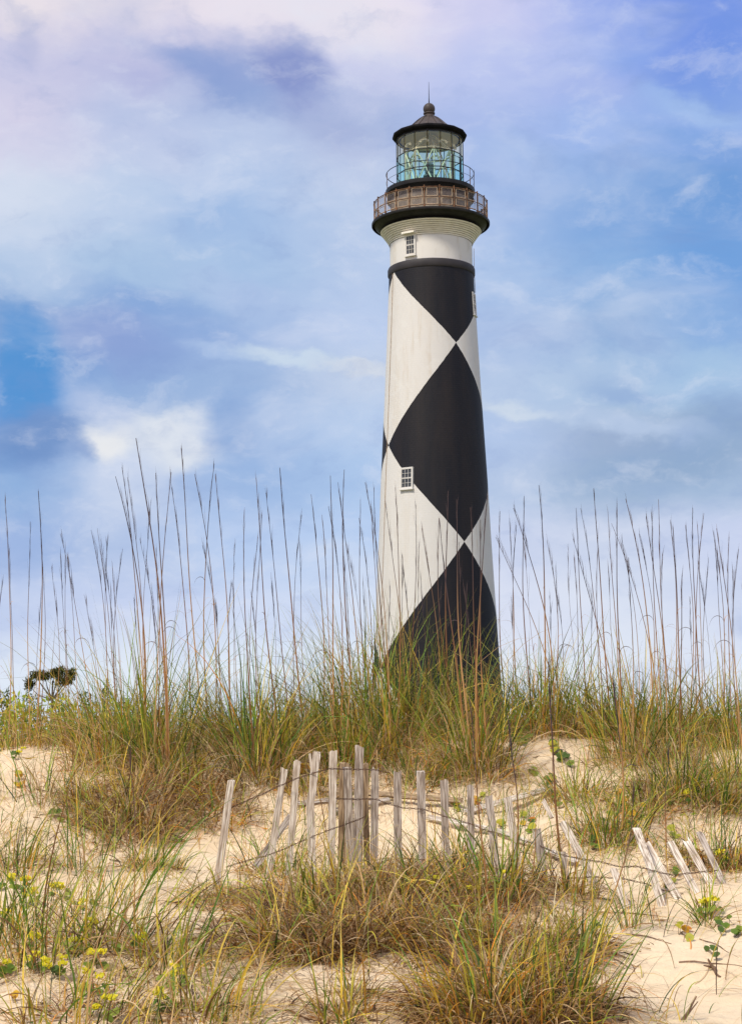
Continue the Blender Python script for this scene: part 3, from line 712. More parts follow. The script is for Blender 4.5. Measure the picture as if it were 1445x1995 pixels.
DR = [(540, 1860, .20, 30, .45, 260, 'drooping straw at the lower left of the mound'), (620, 1850, .22, 35, .50, 420, 'straw hanging down the left flank of the mound'),
 (700, 1840, .24, 40, .52, 560, 'widest curtain of straw hanging down the mound'), (790, 1830, .24, 40, .50, 520, 'straw tangle with golden curls on the mound front'),
 (880, 1840, .22, 30, .45, 340, 'thin straw lying down the right flank of the mound'), (950, 1870, .20, 40, .50, 360, 'straw between the mound and the large dark clump'),
 (1060, 1870, .15, 45, .42, 200, 'brown and green tangle above the large dark clump'), (960, 1980, .22, 60, .5, 420, 'brown tangle at the bottom edge beside the large dark clump'),
 (250, 1630, .20, 30, .42, 280, 'straw spilling down the left slope under the brown clump'), (420, 1590, .18, 25, .42, 260, 'rusty straw between the brown clump and the leaning picket')]
for a in DR: clump(*a, green=.45, wind=(-.15, 0), spread=.95, name='straw_clump', group='clumps of drooping straw', brown=.38, dy=-.30, wd_=.0075)
for px, py, r, nl, L, nd, lab, g, w, sp in SLP:
    clump(px, py, r, nl, L, nd, lab, green=g, wind=(w, 0), spread=sp, name='grass_clump', group=G2, brown=.30)

# ------------------------------------------------------------------ tall stalks
def ccol(pts, c0, c1): pass
def stalk_mesh(tip, bend_l, r0, head, seed):
    """tube from the origin to tip; lower part upright, upper part drawn toward the tip; returns two meshes"""
    rd = random.Random(seed); S = 14; tip = Vector(tip); pts = []; bow = rd.gauss(0, .022) * tip.z
    for i in range(S + 1):
        s = i / S; q = s ** bend_l
        pts.append(Vector((tip.x * q + bow * math.sin(math.pi * s) + .006 * math.sin(s * 9 + seed) * s, tip.y * q, tip.z * s)))
    return pts
def colored_tube(name, pts, rads, cols, m, parent, sides=5, extra=None, leaf=None):
    mb = MB(); mb.tube(pts, rads, sides); nv = len(mb.v); cs = []
    for c in cols: cs += [c] * sides
    if leaf:
        for strip, c in leaf:
            b = len(mb.v)
            for a, d in strip: mb.v += [a, d]; cs += [c, c]
            for i in range(len(strip) - 1): mb.face(b + 2 * i, b + 2 * i + 1, b + 2 * i + 3, b + 2 * i + 2)
    o = mb.build(name, m, parent)
    a = o.data.color_attributes.new('Col', 'FLOAT_COLOR', 'POINT')
    a.data.foreach_set('color', np.array([tuple(c) + (1,) for c in cs], dtype=np.float32).ravel())
    return o
def add_stalk(parent, base_local, tip, seed, thick=1.0, head=.25, curl=False, name='stalk', thing=False, bl=1.7):
    rd = random.Random(seed); pts = stalk_mesh(Vector(tip) - Vector(base_local), bl, .002, head, seed)
    pts = [Vector(base_local) + p for p in pts]; S = len(pts) - 1
    r0 = .0050 * thick
    rads = [r0 * (1 - .72 * (i / S)) for i in range(S + 1)]
    tanc = rd.choice([(.48, .25, .09), (.54, .31, .13), (.36, .17, .06), (.24, .11, .04)]); dk = rd.choice([(.075, .05, .05), (.10, .06, .05), (.055, .04, .05)])
    cols_ = []
    for i in range(S + 1):
        f = min(1, max(0, (i / S - .35) / .4)); cols_.append(tuple(tanc[q] * (1 - f) + dk[q] * f for q in range(3)))
    leaf = []
    # dry sheath blades along the stalk
    for _ in range(rd.choice([1, 2, 3])):
        t = rd.uniform(.15, .6); i = int(t * S); p = pts[i]; a = rd.uniform(0, 6.28); L = rd.uniform(.08, .26); strip = []; d = Vector((math.cos(a), .4 * math.sin(a), 0))
        for q in range(8):
            s = q / 7; pos = p + d * (L * (.15 * s + .5 * s * s)) + Vector((0, 0, L * (.9 * s - .75 * s * s)))
            w = Vector((-d.y, d.x, .3)).normalized() * (.0028 * (1 - s) + .0006); strip.append((pos - w, pos + w))
        leaf.append((strip, tanc))
    if curl:
        i = int(rd.uniform(.42, .62) * S); p = pts[i]; sg = rd.choice([-1, 1]); L = rd.uniform(.09, .16); strip = []
        for q in range(10):
            s = q / 9; ang = s * math.pi * rd.uniform(1.0, 1.05)
            pos = p + Vector((sg * L * .45 * (1 - math.cos(ang)), .1 * L * s, L * .55 * math.sin(ang) - L * .35 * s * s))
            w = Vector((0, .35, .94)) * .0032 * (1 - .6 * s); strip.append((pos - w, pos + w))
        leaf.append((strip, dk))
    st = colored_tube(name, pts, rads, cols_, MST, parent, leaf=leaf)
    # slender spent seed head: fine awns held close to the stem
    total = (pts[-1] - pts[0]).length; T = (pts[-1] - pts[-3]).normalized()
    nb = 20; s0 = 1 - head; bs, azs, lns = [], [], []
    for q in range(nb):
        s = rd.uniform(s0, .985); f = s * S; i = min(int(f), S - 1); p = pts[i].lerp(pts[i + 1], f - i)
        bs.append(tuple(p)); azs.append(rd.uniform(0, 6.283)); lns.append(rd.uniform(.09, .19) * (1.1 - .5 * (s - s0) / head))
    nb = len(bs); V = ribbons(np.array(bs), np.array(azs), np.abs(rng.normal(.05, .05, nb)), np.abs(rng.normal(.06, .06, nb)), np.array(lns), np.full(nb, .0025) * rng.uniform(.6, 1.3, nb),
                              np.array([dk] * nb) * rng.uniform(.8, 1.5, (nb, 1)), (T.x / max(T.z, .2), T.y), S=3)
    if head > .02: ribbon_mesh('seed_head', [V], MST, st if not thing else st)
    return st
def z3(L, ox_, oy_, sc): return [(ox_ + a / sc, oy_ + b / sc, ox_ + c / sc, oy_ + d / sc, t) for a, b, c, d, t in L]
ST = z3([(25,370,45,1500,1.1),(178,500,180,1400,.9),(228,320,212,1350,1.4),(245,640,230,1300,.8),(302,760,298,1300,.7),(350,700,368,1300,.7),(378,640,400,1100,.7),(352,570,500,1230,.8),(537,550,600,1400,.9),(575,540,660,1250,.8),(590,600,640,1100,.7),(655,740,680,1100,.6),(715,660,705,1150,.8),(675,235,790,1300,1.5),(717,180,830,1230,1.2),(752,240,815,950,.9),(800,10,940,1150,1.9),(912,215,970,1100,1.5),(1000,210,930,1150,1.2),(1003,300,1090,1280,1.2),(1063,70,1170,1350,1.4),(1145,220,1240,1400,1.2),(1260,160,1238,1300,1.3),(1263,220,1335,1400,1.2),(815,600,890,1000,.8),(1360,860,1370,1200,.6),(885,370,880,900,.7),(1190,640,1240,1100,.8),(505,960,540,1200,.6)], 0, 850, 3.0104)
ST += z3([(35,860,45,1300,.7),(105,430,150,1150,1.2),(185,590,165,1000,.7),(210,460,207,1000,.8),(180,245,290,1150,1.3),(240,330,350,1150,1.0),(318,185,430,1200,1.5),(443,460,430,1000,.8),(495,340,542,1100,1.2),(560,460,595,1100,.9),(602,410,630,1000,1.0),(617,230,625,900,1.4),(660,270,760,1000,1.1),(693,195,758,1200,1.5),(680,650,680,1100,.9),(785,370,830,1100,1.0),(780,480,815,1000,.9),(820,270,915,1150,1.1),(855,410,900,900,.9),(868,300,950,950,1.2),(930,390,1000,1000,1.0),(988,300,990,1000,1.1),(1033,700,1045,1100,.8),(1115,400,1070,1100,1.0),(1137,650,1110,1100,.7),(1150,540,1230,1230,1.1),(1140,830,1200,1200,.7),(1245,480,1320,1050,1.2),(1300,320,1310,1000,1.6),(1355,370,1410,1000,1.6)], 440, 850, 3.0104)
ST += z3([(30,290,60,900,1.0),(85,330,90,900,.8),(122,370,140,900,.9),(100,270,270,1100,1.3),(165,200,205,900,1.2),(255,135,275,1050,1.6),(305,460,305,900,.8),(357,640,355,950,.7),(0,440,260,1050,1.0),(450,450,600,850,1.0),(468,270,510,900,1.1),(498,270,575,850,.9),(463,560,480,1000,.8),(580,155,645,900,1.4),(600,530,610,800,.7),(655,290,690,750,1.0),(707,240,735,900,1.3),(678,360,800,750,.9),(765,215,870,1000,1.4),(845,420,865,850,.8),(780,560,790,1000,1.0),(880,320,950,900,1.1),(912,290,955,850,1.1),(952,220,1005,850,1.0),(1025,340,1030,900,1.0),(1045,380,1080,1000,1.4),(1117,370,1120,900,.9),(1155,270,1195,900,1.3),(1218,300,1200,900,1.0),(1180,370,1195,850,.8),(1250,560,1260,1000,.8),(1278,400,1305,1000,1.0),(1300,390,1395,1000,1.1),(1370,440,1385,950,1.0),(1422,510,1445,900,.9),(1285,500,1320,950,.8)], 965, 900, 3.0104)
ST += z3([(975,200,1015,900,1.3),(1060,300,1085,750,1.2),(1120,100,1070,850,1.5),(425,580,432,900,.9),(720,290,830,850,1.3)], 680, 940, 4.129)
rd = random.Random(5)
for _ in range(34):     # thinner ones between
    x = rd.uniform(0, 1445); ty = rd.uniform(1040, 1170); ST.append((x, ty, x + rd.uniform(0, 22), ty + 140, rd.uniform(.45, .75)))
for i, (tx, ty, mx, my, th) in enumerate(ST):
    slope = (mx - tx) / (my - ty); bx = mx + slope * .55 * (1440 - my)
    cpx, e, p, bpy_ = min(crest, key=lambda q: abs(q[0] - bx))
    # root inside the clump
    g = at(bx, 1430, p.y + rd.uniform(-.12, .12)); lx = max(-.32, min(.32, g.x - p.x)); ly = g.y - p.y
    bz = gz(p.x + lx, p.y + ly) - p.z - .03
    tip = at(tx, ty, p.y + ly + rd.uniform(-.05, .1)) - p
    add_stalk(e, (lx, ly, bz), tip, i + 100, th, head=rd.uniform(.2, .33), curl=(rd.random() < .16), bl=1.45)
# lone stalks growing on the slope in front
for i, (tx, ty, bx, by, th, lab) in enumerate([
    (255, 1480, 259, 1855, 1.0, 'bare dark upright stem standing alone on the lower left sand'),
    (1070, 1290, 1098, 1728, 1.6, 'tall brown stalk crossing in front of the short grey pickets'),
    (990, 1410, 1003, 1730, 1.2, 'brown stalk rising in front of the paired grey pickets'),
    (1192, 1330, 1210, 1640, 1.4, 'dark brown stalk above the green clump on the right slope'),
    (1300, 1480, 1298, 1675, 1.0, 'thin brown stem standing behind the collapsed slats'),
    (915, 1380, 955, 1800, 1.1, 'slender stalk leaning left over the right side of the mound'),
    (1235, 1560, 1160, 1830, 1.0, 'slanting brown stalk beside the fan of green blades'),
    (1330, 1120, 1325, 1500, 1.3, 'tall brown stalk rooted in the dense dark green clump')]):
    p = hit(bx, by); e = empty('sea_oat_stalk', p); tag(e, lab, 'grass stalk', 'lone stalks on the slope')
    add_stalk(e, (0, 0, -.03), at(tx, ty, p.y) - p, 900 + i, th, head=.06 if i in (0, 4, 6) else .22, bl=1.3, curl=i in (1, 3))

# ------------------------------------------------------------------ uncountable low grass and litter
def inpix(nb, y0, y1, x0=-150, x1=1600):
    out = []
    for _ in range(nb):
        p = hit(rd.uniform(x0, x1), rd.uniform(y0, y1)); out.append((p.x, p.y, p.z))
    return np.array(out)
parts = []
# back of the crest
nb = 3400; X = rng.uniform(-5.5, 5.5, nb); Y = rng.uniform(12.2, 15.2, nb)
keep = (rng.uniform(0, 1, nb) < np.where(X < -2.0, .35, 1.0)) & np.array([noise.noise(Vector((a * 1.3, b * .8, 7))) > -.22 + max(0, 13.2 - b) * .3 for a, b in zip(X, Y)]) ; X, Y = X[keep], Y[keep]; nb = len(X)
B = np.stack([X, Y, gzv(np.stack([X, Y], -1)) - .02], -1); c, _ = palette(nb, .50, .24, .18, .05, .03)
parts.append(ribbons(B, rng.uniform(0, 6.28, nb), np.abs(rng.normal(.2, .2, nb)), np.abs(rng.normal(.6, .5, nb)), rng.uniform(.2, .62, nb) * np.array([1.0 + .75 * noise.noise(Vector((a * 1.4, 5, 5))) for a in X]), rng.uniform(.004, .0075, nb), c, (-.08, 0), tipc=(.4, .27, .1)))
nb = 4200; X = rng.uniform(-5.5, 5.5, nb); Y = 13.5 - 2.3 * rng.uniform(0, 1, nb) ** 1.25
keep = np.array([noise.noise(Vector((a * 1.1, b * 1.0, 33))) > -.05 - .35 * max(0, b - 12.7) for a, b in zip(X, Y)]); X, Y = X[keep], Y[keep]; nb = len(X)
B = np.stack([X, Y, gzv(np.stack([X, Y], -1)) - .02], -1); c, _ = palette(nb, .40, .18, .30, .08, .04)
parts.append(ribbons(B, rng.uniform(0, 6.28, nb), np.abs(rng.normal(.25, .25, nb)), np.abs(rng.normal(.9, .6, nb)), rng.uniform(.12, .48, nb), rng.uniform(.0025, .005, nb), c, (-.05, 0), tipc=(.4, .27, .1)))
# sparse on the slope, gathered by noise
NQ = 15000; X = rng.uniform(-4, 4, NQ); Y = rng.uniform(5.8, 11.8, NQ)
dens = np.array([noise.noise(Vector((a * .9, b * .9, 21))) + .35 * noise.noise(Vector((a * 3, b * 3, 2))) for a, b in zip(X, Y)])
bare = (X > .9 + .12 * (9.2 - Y)) & (Y < 8.35)
bare |= (np.hypot((X - .0) / .45, (Y - 7.0) / .9) < 1) | (np.hypot((X + .95) / .28, (Y - 9.2) / .9) < 1)
keep = (dens > .10 - .22 * ((X > .5) & (Y > 9.2))) & (~bare) | (rng.uniform(0, 1, NQ) < .07); X, Y = X[keep], Y[keep]; nb = len(X)
B = np.stack([X, Y, gzv(np.stack([X, Y], -1)) - .02], -1); c, _ = palette(nb, .38, .24, .26, .07, .05)
parts.append(ribbons(B, rng.normal(.3, 1.6, nb), np.abs(rng.normal(.5, .35, nb)), np.abs(rng.normal(1.1, .7, nb)), rng.uniform(.10, .46, nb), rng.uniform(.0025, .006, nb), c, (.12, 0), tipc=(.4, .27, .1)))
o = ribbon_mesh('dune_grass', parts, MG); tag(o, 'short wispy green and straw grass scattered over the sand and crest', 'grass', kind='stuff')
# thatch: dead strands lying on the sand
def strands(name, X, Y, L, wd_, colr, lab, cat):
    nb = len(X); S = 7; a0 = rng.uniform(0, 6.28, nb) * .5 + rng.choice([0, math.pi], nb) * .5; cv = rng.normal(0, 1.6, nb); s = np.linspace(0, 1, S + 1)
    ang = a0[:, None] + cv[:, None] * s[None]; st_ = (L / S)[:, None]
    px_ = X[:, None] + np.cumsum(np.cos(ang) * st_, 1); py_ = Y[:, None] + np.cumsum(np.sin(ang) * st_, 1)
    hz_ = np.abs(rng.normal(0, .022, nb))[:, None] * np.sin(s * math.pi)[None] + .003
    pz_ = np.array([[gz(float(a), float(b)) for a, b in zip(r1, r2)] for r1, r2 in zip(px_, py_)]) + hz_
    P = np.stack([px_, py_, pz_], -1); sd_ = np.stack([-np.sin(ang), np.cos(ang), .35 * np.ones_like(ang)], -1)
    off = sd_ * (wd_[:, None, None] / 2) * (1 - s[None, :, None] ** 2 * .8)
    V = np.stack([P - off, P + off], 2); cc_ = np.repeat(np.repeat(colr[:, None, None, :], S + 1, 1), 2, 2)
    o = ribbon_mesh(name, [(V, cc_, S)], MG); tag(o, lab, cat, kind='stuff')
near = []
for px, py, nb, rr in [(725, 1770, 900, .75), (580, 1830, 450, .5), (860, 1800, 500, .5), (1020, 1960, 500, .45), (820, 1900, 350, .5), (260, 1590, 400, .45), (400, 1560, 250, .4), (120, 1900, 200, .6), (300, 1930, 160, .5), (460, 1740, 260, .35), (1090, 1760, 220, .4), (1400, 1700, 220, .3), (1150, 1650, 160, .4), (930, 1520, 260, .4), (550, 1540, 260, .4), (700, 1560, 160, .5), (1300, 1600, 200, .5), (60, 1640, 160, .5), (500, 1960, 200, .5)]:
    p = hit(px, py); near.append(np.stack([rng.normal(p.x, rr * .6, nb), rng.normal(p.y, rr * .5, nb)], -1))
near.append(np.stack([rng.uniform(-4, 4, 900), rng.uniform(6, 13, 900)], -1)); near = np.concatenate(near)
nb = len(near); c, _ = palette(nb, .0, .05, .48, .42, .06)
strands('grass_litter', near[:, 0], near[:, 1], rng.uniform(.06, .36, nb), rng.uniform(.0022, .0056, nb), c, 'tangled dry straw and dead blades lying on the sand', 'straw')

# ------------------------------------------------------------------ sand fence
def slat(name, pts, wid, m, parent, thick=.013, seed=0, fork=False, facing=Vector((0, -1, 0)), origin=None):
    rd = random.Random(seed); pts = [Vector(p) for p in pts]; o0 = pts[0].copy(); fine = []
    for i in range(len(pts) - 1):
        for q in range(8): fine.append(pts[i].lerp(pts[i + 1], q / 8))
    fine.append(pts[-1]); N = len(fine)
    ax_ = (pts[-1] - pts[0]).normalized(); right = ax_.cross(facing).normalized(); fr = right.cross(ax_).normalized()
    # local frame : x across, y thickness, z along
    Rm = Matrix((right, -fr, ax_)).transposed(); Ri = Rm.inverted()
    mb = MB(); ring = []
    for i, p in enumerate(fine):
        l = Ri @ (p - o0); w = wid * (1 + .10 * noise.noise(Vector((seed * 3.1, i * .35, 0)))); sk = .004 * noise.noise(Vector((seed, i * .5, 5)))
        cut = 0
        last = i == N - 1
        base = len(mb.v)
        for xx, yy in ((-.5, -.5), (-.2, -.56), (.15, -.5), (.5, -.46), (.5, .5), (-.5, .5)):
            zc_ = l.z + (rd.uniform(-.016, .012) if last else 0)
            mb.v.append(Vector((l.x + sk + xx * w, l.y + yy * thick * (1 if not last else .75), zc_)))
        ring.append(base)
    for i in range(N - 1):
        for q in range(6):
            q2 = (q + 1) % 6; mb.face(ring[i] + q, ring[i] + q2, ring[i + 1] + q2, ring[i + 1] + q)
    mb.face(*[ring[0] + q for q in range(6)][::-1]); mb.face(*[ring[-1] + q for q in range(6)])
    if fork:
        c = Ri @ (fine[-1] - o0); 
        mb.box((c.x - wid * .55, 0, c.z - .10), (wid * .32, thick * .9, .20), (Vector((.98, 0, .16)), Vector((0, 1, 0)), Vector((-.16, 0, .98))))
    o = mb.build(name, m, parent, smooth=False)
    o.matrix_local = Matrix.Translation(o0 - (origin or Vector())) @ Rm.to_4x4()
    return o
PK = [  # top, (mid), base pixel, depth of the foot, width px, wood, depth added at the top
 ([(553.5,1498),(538,1600),(528,1668)], 9.75, 13, WS, 0, 'slat with a bent lower half'),
 ([(579,1483),(571,1585),(562,1700)], 9.75, 13, WS, 0, None),
 ([(617,1468),(604,1574),(609,1705)], 9.6, 15, WS, 0, 'slat split into a fork at the top'),
 ([(649,1462),(646,1650)], 9.9, 15, WS, 0, None),
 ([(671,1484),(668,1660)], 10.12, 19, WT, 0, 'tan brown slat standing behind the others'),
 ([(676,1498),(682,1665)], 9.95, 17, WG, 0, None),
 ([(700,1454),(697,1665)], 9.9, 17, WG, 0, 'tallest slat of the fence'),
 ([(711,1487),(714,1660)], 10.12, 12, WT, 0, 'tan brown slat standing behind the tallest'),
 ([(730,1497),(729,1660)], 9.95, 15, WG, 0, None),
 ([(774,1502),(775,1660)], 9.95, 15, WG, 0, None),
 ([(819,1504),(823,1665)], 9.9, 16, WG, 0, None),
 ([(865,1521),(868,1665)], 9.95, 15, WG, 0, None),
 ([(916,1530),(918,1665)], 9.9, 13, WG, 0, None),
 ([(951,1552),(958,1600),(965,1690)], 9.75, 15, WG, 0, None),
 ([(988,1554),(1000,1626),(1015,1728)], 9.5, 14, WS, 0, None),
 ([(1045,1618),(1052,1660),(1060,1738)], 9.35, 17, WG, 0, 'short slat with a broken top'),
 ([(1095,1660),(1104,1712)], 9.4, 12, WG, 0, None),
 ([(1096,1604),(1134,1673),(1161,1730)], 9.3, 15, WS, .15, 'white slat leaning left'),
 ([(1194,1692),(1229,1792)], 8.75, 14, WS, .2, None),
 ([(1239,1615),(1265,1685),(1296,1788)], 8.8, 15, WS, .3, 'longest collapsed slat'),
 ([(1259,1645),(1336,1778)], 8.85, 15, WS, .32, None),
 ([(1305,1641),(1373,1772)], 8.9, 14, WS, .3, None),
 ([(1335,1637),(1390,1732)], 9.15, 14, WS, .25, None),
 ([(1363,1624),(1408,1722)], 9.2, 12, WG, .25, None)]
def foot(px, Y, py): q = at(px, py, Y); return Vector((q.x, Y, min(gz(q.x, Y), q.z) - .10))
FO = Vector((at(700, 1650, 9.9).x, 9.9, gz(at(700, 1650, 9.9).x, 9.9)))
fence = empty('sand_fence', FO); tag(fence, 'weathered wooden slat fence wired together and collapsing toward the right', 'fence')
for i, (pp, Y, wpx, m, dt, lab) in enumerate(PK):
    nP = len(pp); pts = []
    for j, (x, y) in enumerate(pp[::-1]):
        if j == 0:
            q = at(x, y, Y); pts.append(q); continue
        pts.append(at(x, y, Y + dt * j / (nP - 1)))
    d = (pts[0] - pts[1]).normalized(); pts[0] = pts[0] + d * max(.10, (pts[0].z - gz(pts[0].x, pts[0].y)) + .08)
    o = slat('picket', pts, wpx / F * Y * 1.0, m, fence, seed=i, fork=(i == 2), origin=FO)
    if lab: o['label'] = lab
def fY(px): 
    X_ = [380, 553, 617, 700, 870, 965, 1015, 1060, 1110, 1161, 1229, 1300, 1373, 1410]; Y_ = [9.6, 9.73, 9.58, 9.88, 9.9, 9.73, 9.48, 9.33, 9.3, 9.3, 8.9, 8.95, 9.05, 9.2]
    return float(np.interp(px, X_, Y_)) - .012
for wl in ([(385,1606),(460,1570),(540,1534),(580,1516),(640,1498),(680,1499),(715,1500),(735,1500),(760,1507)],
           [(655,1556),(690,1558),(735,1557),(757,1568),(785,1574),(828,1578),(870,1592),(920,1607),(955,1621),(1000,1632),(1050,1648),(1085,1664),(1130,1674),(1170,1680),(1210,1690),(1240,1688),(1270,1697),(1310,1706),(1345,1702),(1400,1696)],
           [(440,1690),(500,1672),(535,1663),(590,1638),(640,1618),(680,1604),(712,1592)],
           [(1010,1702),(1060,1707),(1110,1712),(1160,1709),(1210,1712),(1250,1720),(1290,1735),(1330,1743),(1375,1746),(1420,1742)],
           [(560,1712),(620,1708),(700,1690),(780,1672),(870,1680),(950,1690),(1010,1702)]):
    P1, P2 = [], []
    q = 0; xs_ = [a for a, b in wl]; ys_ = [b for a, b in wl]
    for x in np.arange(xs_[0], xs_[-1], 3.0):
        p = at(x, float(np.interp(x, xs_, ys_)) + 1.6 * noise.noise(Vector((x * .04, q, 1))), fY(x)) - FO; a = x * .25
        P1.append(p + Vector((0, .0035 * math.cos(a), .0035 * math.sin(a)))); P2.append(p - Vector((0, .0035 * math.cos(a), .0035 * math.sin(a))))
    mb = MB(); mb.tube(P1, .0018, 5); mb.tube(P2, .0018, 5); mb.build('fence_wire', MWIRE, fence)
# slats that have come loose
def loose(pts, wpx, m, lab, i, fac=Vector((0, -1, 0)), name='loose_slat'):
    e0 = Vector(pts[0]); o = slat(name, pts, wpx / F * e0.y, m, None, seed=40 + i, facing=fac)
    tag(o, lab, 'slat', 'loose fence slats'); return o
def lying(a, b, lift=.02):
    p, q = hit(*a), hit(*b); p.z += lift; q.z += lift; mid = (p + q) / 2; g = gz(mid.x, mid.y) + .012
    if mid.z < g: d = g - mid.z; p.z += d; q.z += d
    return [p, q]
p = at(424, 1716, 9.6); ptop = at(450, 1523, 9.6); pm = at(437, 1610, 9.6); dn = (p - ptop).normalized()
loose([p + dn * .15, pm + Vector((.004, 0, 0)), ptop], 14, WS, 'white slat standing alone on the sand left of the fence', 0)
Z_ = Vector((0, -.6, .8))
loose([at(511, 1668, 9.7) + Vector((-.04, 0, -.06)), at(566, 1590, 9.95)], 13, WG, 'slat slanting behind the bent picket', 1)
loose(lying((606, 1552), (900, 1577), .05), 14, WT, 'dark tan slat lying level behind the upright pickets', 2, Z_)
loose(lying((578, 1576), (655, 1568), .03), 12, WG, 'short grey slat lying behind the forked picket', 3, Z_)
loose(lying((905, 1592), (1078, 1546), .03), 15, WS, 'long pale slat lying slantwise on the sand above the short pickets', 4, Z_)
loose(lying((832, 1602), (968, 1630), .03), 13, WS, 'pale slat lying low behind the dark short picket', 5, Z_)
loose(lying((965, 1628), (1125, 1692), .03), 13, WS, 'pale slat lying downhill behind the broken short picket', 6, Z_)
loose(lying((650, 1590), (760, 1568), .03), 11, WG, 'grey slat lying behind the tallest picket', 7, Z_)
loose([at(1075, 1594, 9.55), at(1058, 1560, 9.62)], 8, WS, 'thin splinter of wood stuck in the sand', 8)

# sticks on the sand
MTW = simple('dead_stem', (.10, .06, .04), (.26, .16, .10), 30, .8)
for i, (a, b, r, lab) in enumerate([((1219, 1824), (1306, 1841), .004, 'short straight stick on the open sand'), ((1320, 1879), (1445, 1886), .004, 'long thin stick on the sand at the right edge'),
      ((1155, 1818), (1215, 1838), .005, 'dark stem lying beside the small dark tuft'), ((1170, 1852), (1238, 1894), .004, 'tan stem lying on the sand below the dark tuft'),
      ((1165, 1780), (1300, 1789), .0045, 'stem lying at the foot of the collapsed slats'), ((1365, 1832), (1440, 1868), .003, 'thin reddish stem lying near the lower right creeper'),
      ((1385, 1888), (1402, 1908), .009, 'curled dark bark scrap on the open sand'), ((1222, 1930), (1240, 1938), .006, 'small dark chip of wood on the open sand')]):
    p, q = hit(*a), hit(*b); d = q - p; mb = MB(); pts = []
    for s in np.linspace(0, 1, 9):
        x = p + d * s; pts.append(Vector((x.x + .006 * math.sin(s * 7 + i), x.y, gz(x.x, x.y) + r * .8 + .004 * math.sin(s * 5))) - p)
    mb.tube(pts, [r * (1 - .5 * s) for s in np.linspace(0, 1, 9)], 6)
    if i == 6: mb.tube([pts[4], pts[4] + Vector((-.02, .01, .03)), pts[4] + Vector((-.03, 0, .05))], [.007, .006, .003], 6); mb.tube([pts[2], pts[2] + Vector((-.05, -.01, .012))], [.008, .003], 6)
    tag(mb.build('stick', MTW, None, loc=p), lab, 'stick', 'sticks on the sand')
p = hit(1320, 1990); mb = MB(); mb.tube([(0, 0, -.02), (.04, 0, .03), (.075, .0, .09)], [.006, .005, .003], 6); mb.tube([(.01, 0, -.02), (.05, 0, .035), (.08, 0, .07)], [.004, .003, .002], 6)
tag(mb.build('stem_stub', MTW, None, loc=p), 'broken brown stub poking from the sand at the bottom right', 'stick', 'sticks on the sand')

# ------------------------------------------------------------------ creeping round leaves
def round_leaf(mb, cs, c, r, nrm, colr, notch=0.0):
    nrm = Vector(nrm).normalized(); t = nrm.orthogonal().normalized(); w = nrm.cross(t); b = len(mb.v); N = 12; off = rd.uniform(0, 6.28)
    mb.v.append(Vector(c)); cs.append(tuple(v * .8 for v in colr))
    for k in range(N):
        a = off + 2 * math.pi * k / N; rr = r * (1 + .10 * math.cos(3 * a + off)) * (.72 if k == 0 else 1)
        mb.v.append(Vector(c) + (t * math.cos(a) + w * math.sin(a)) * rr + nrm * (r * .16 + .05 * r * math.cos(2 * a))); cs.append(colr)
    for k in range(N): mb.face(b, b + 1 + k, b + 1 + (k + 1) % N)
LG = [(.14, .22, .03), (.20, .28, .04), (.28, .33, .05), (.09, .15, .03)]; LY = [(.50, .44, .04), (.42, .42, .05)]; LO = [(.62, .32, .02), (.66, .40, .03), (.52, .20, .03)]
def setcol(o, cs):
    a = o.data.color_attributes.new('Col', 'FLOAT_COLOR', 'POINT'); a.data.foreach_set('color', np.array([tuple(c)[:3] + (1,) for c in cs], dtype=np.float32).ravel())
def creeper(px, py, kinds, lab, rpx=7.5, sc=1.0):
    p = hit(px, py); e = empty('creeping_plant', p); tag(e, lab, 'creeper', 'round leaved creepers on the sand'); mb = MB(); cs = []
    stm = MB(); sc_ = []; prev = Vector((0, 0, .004))
    for i, (dx, dy, kd) in enumerate(kinds):
        q = hit(px + dx, py + dy) - p; q.z += rd.uniform(.012, .045); r = rd.uniform(.8, 1.2) * rpx / F * p.y
        colr = rd.choice({'g': LG, 'y': LY, 'o': LO}[kd]); lm = MB(); lc = []
        round_leaf(lm, lc, q, r, (rd.uniform(-.5, .5), rd.uniform(-.9, -.3), rd.uniform(.5, 1)), colr); o = lm.build('leaf', ML, e, ang=180); setcol(o, lc)
        g = Vector((q.x, q.y, gz(q.x + p.x, q.y + p.y) - p.z + .003)); stm.tube([prev, (prev + g) / 2 + Vector((0, 0, .006)), g, q], [.0016, .0015, .0014, .001], 4); prev = g
    o = stm.build('stem', ML, e); setcol(o, [(.20, .14, .06)] * len(stm.v))
K = lambda s, sp=14: [(rd.uniform(-sp, sp), rd.uniform(-sp * .8, sp * .8), ch_) for ch_ in (s + s[:max(1, len(s) * 2 // 3)])]
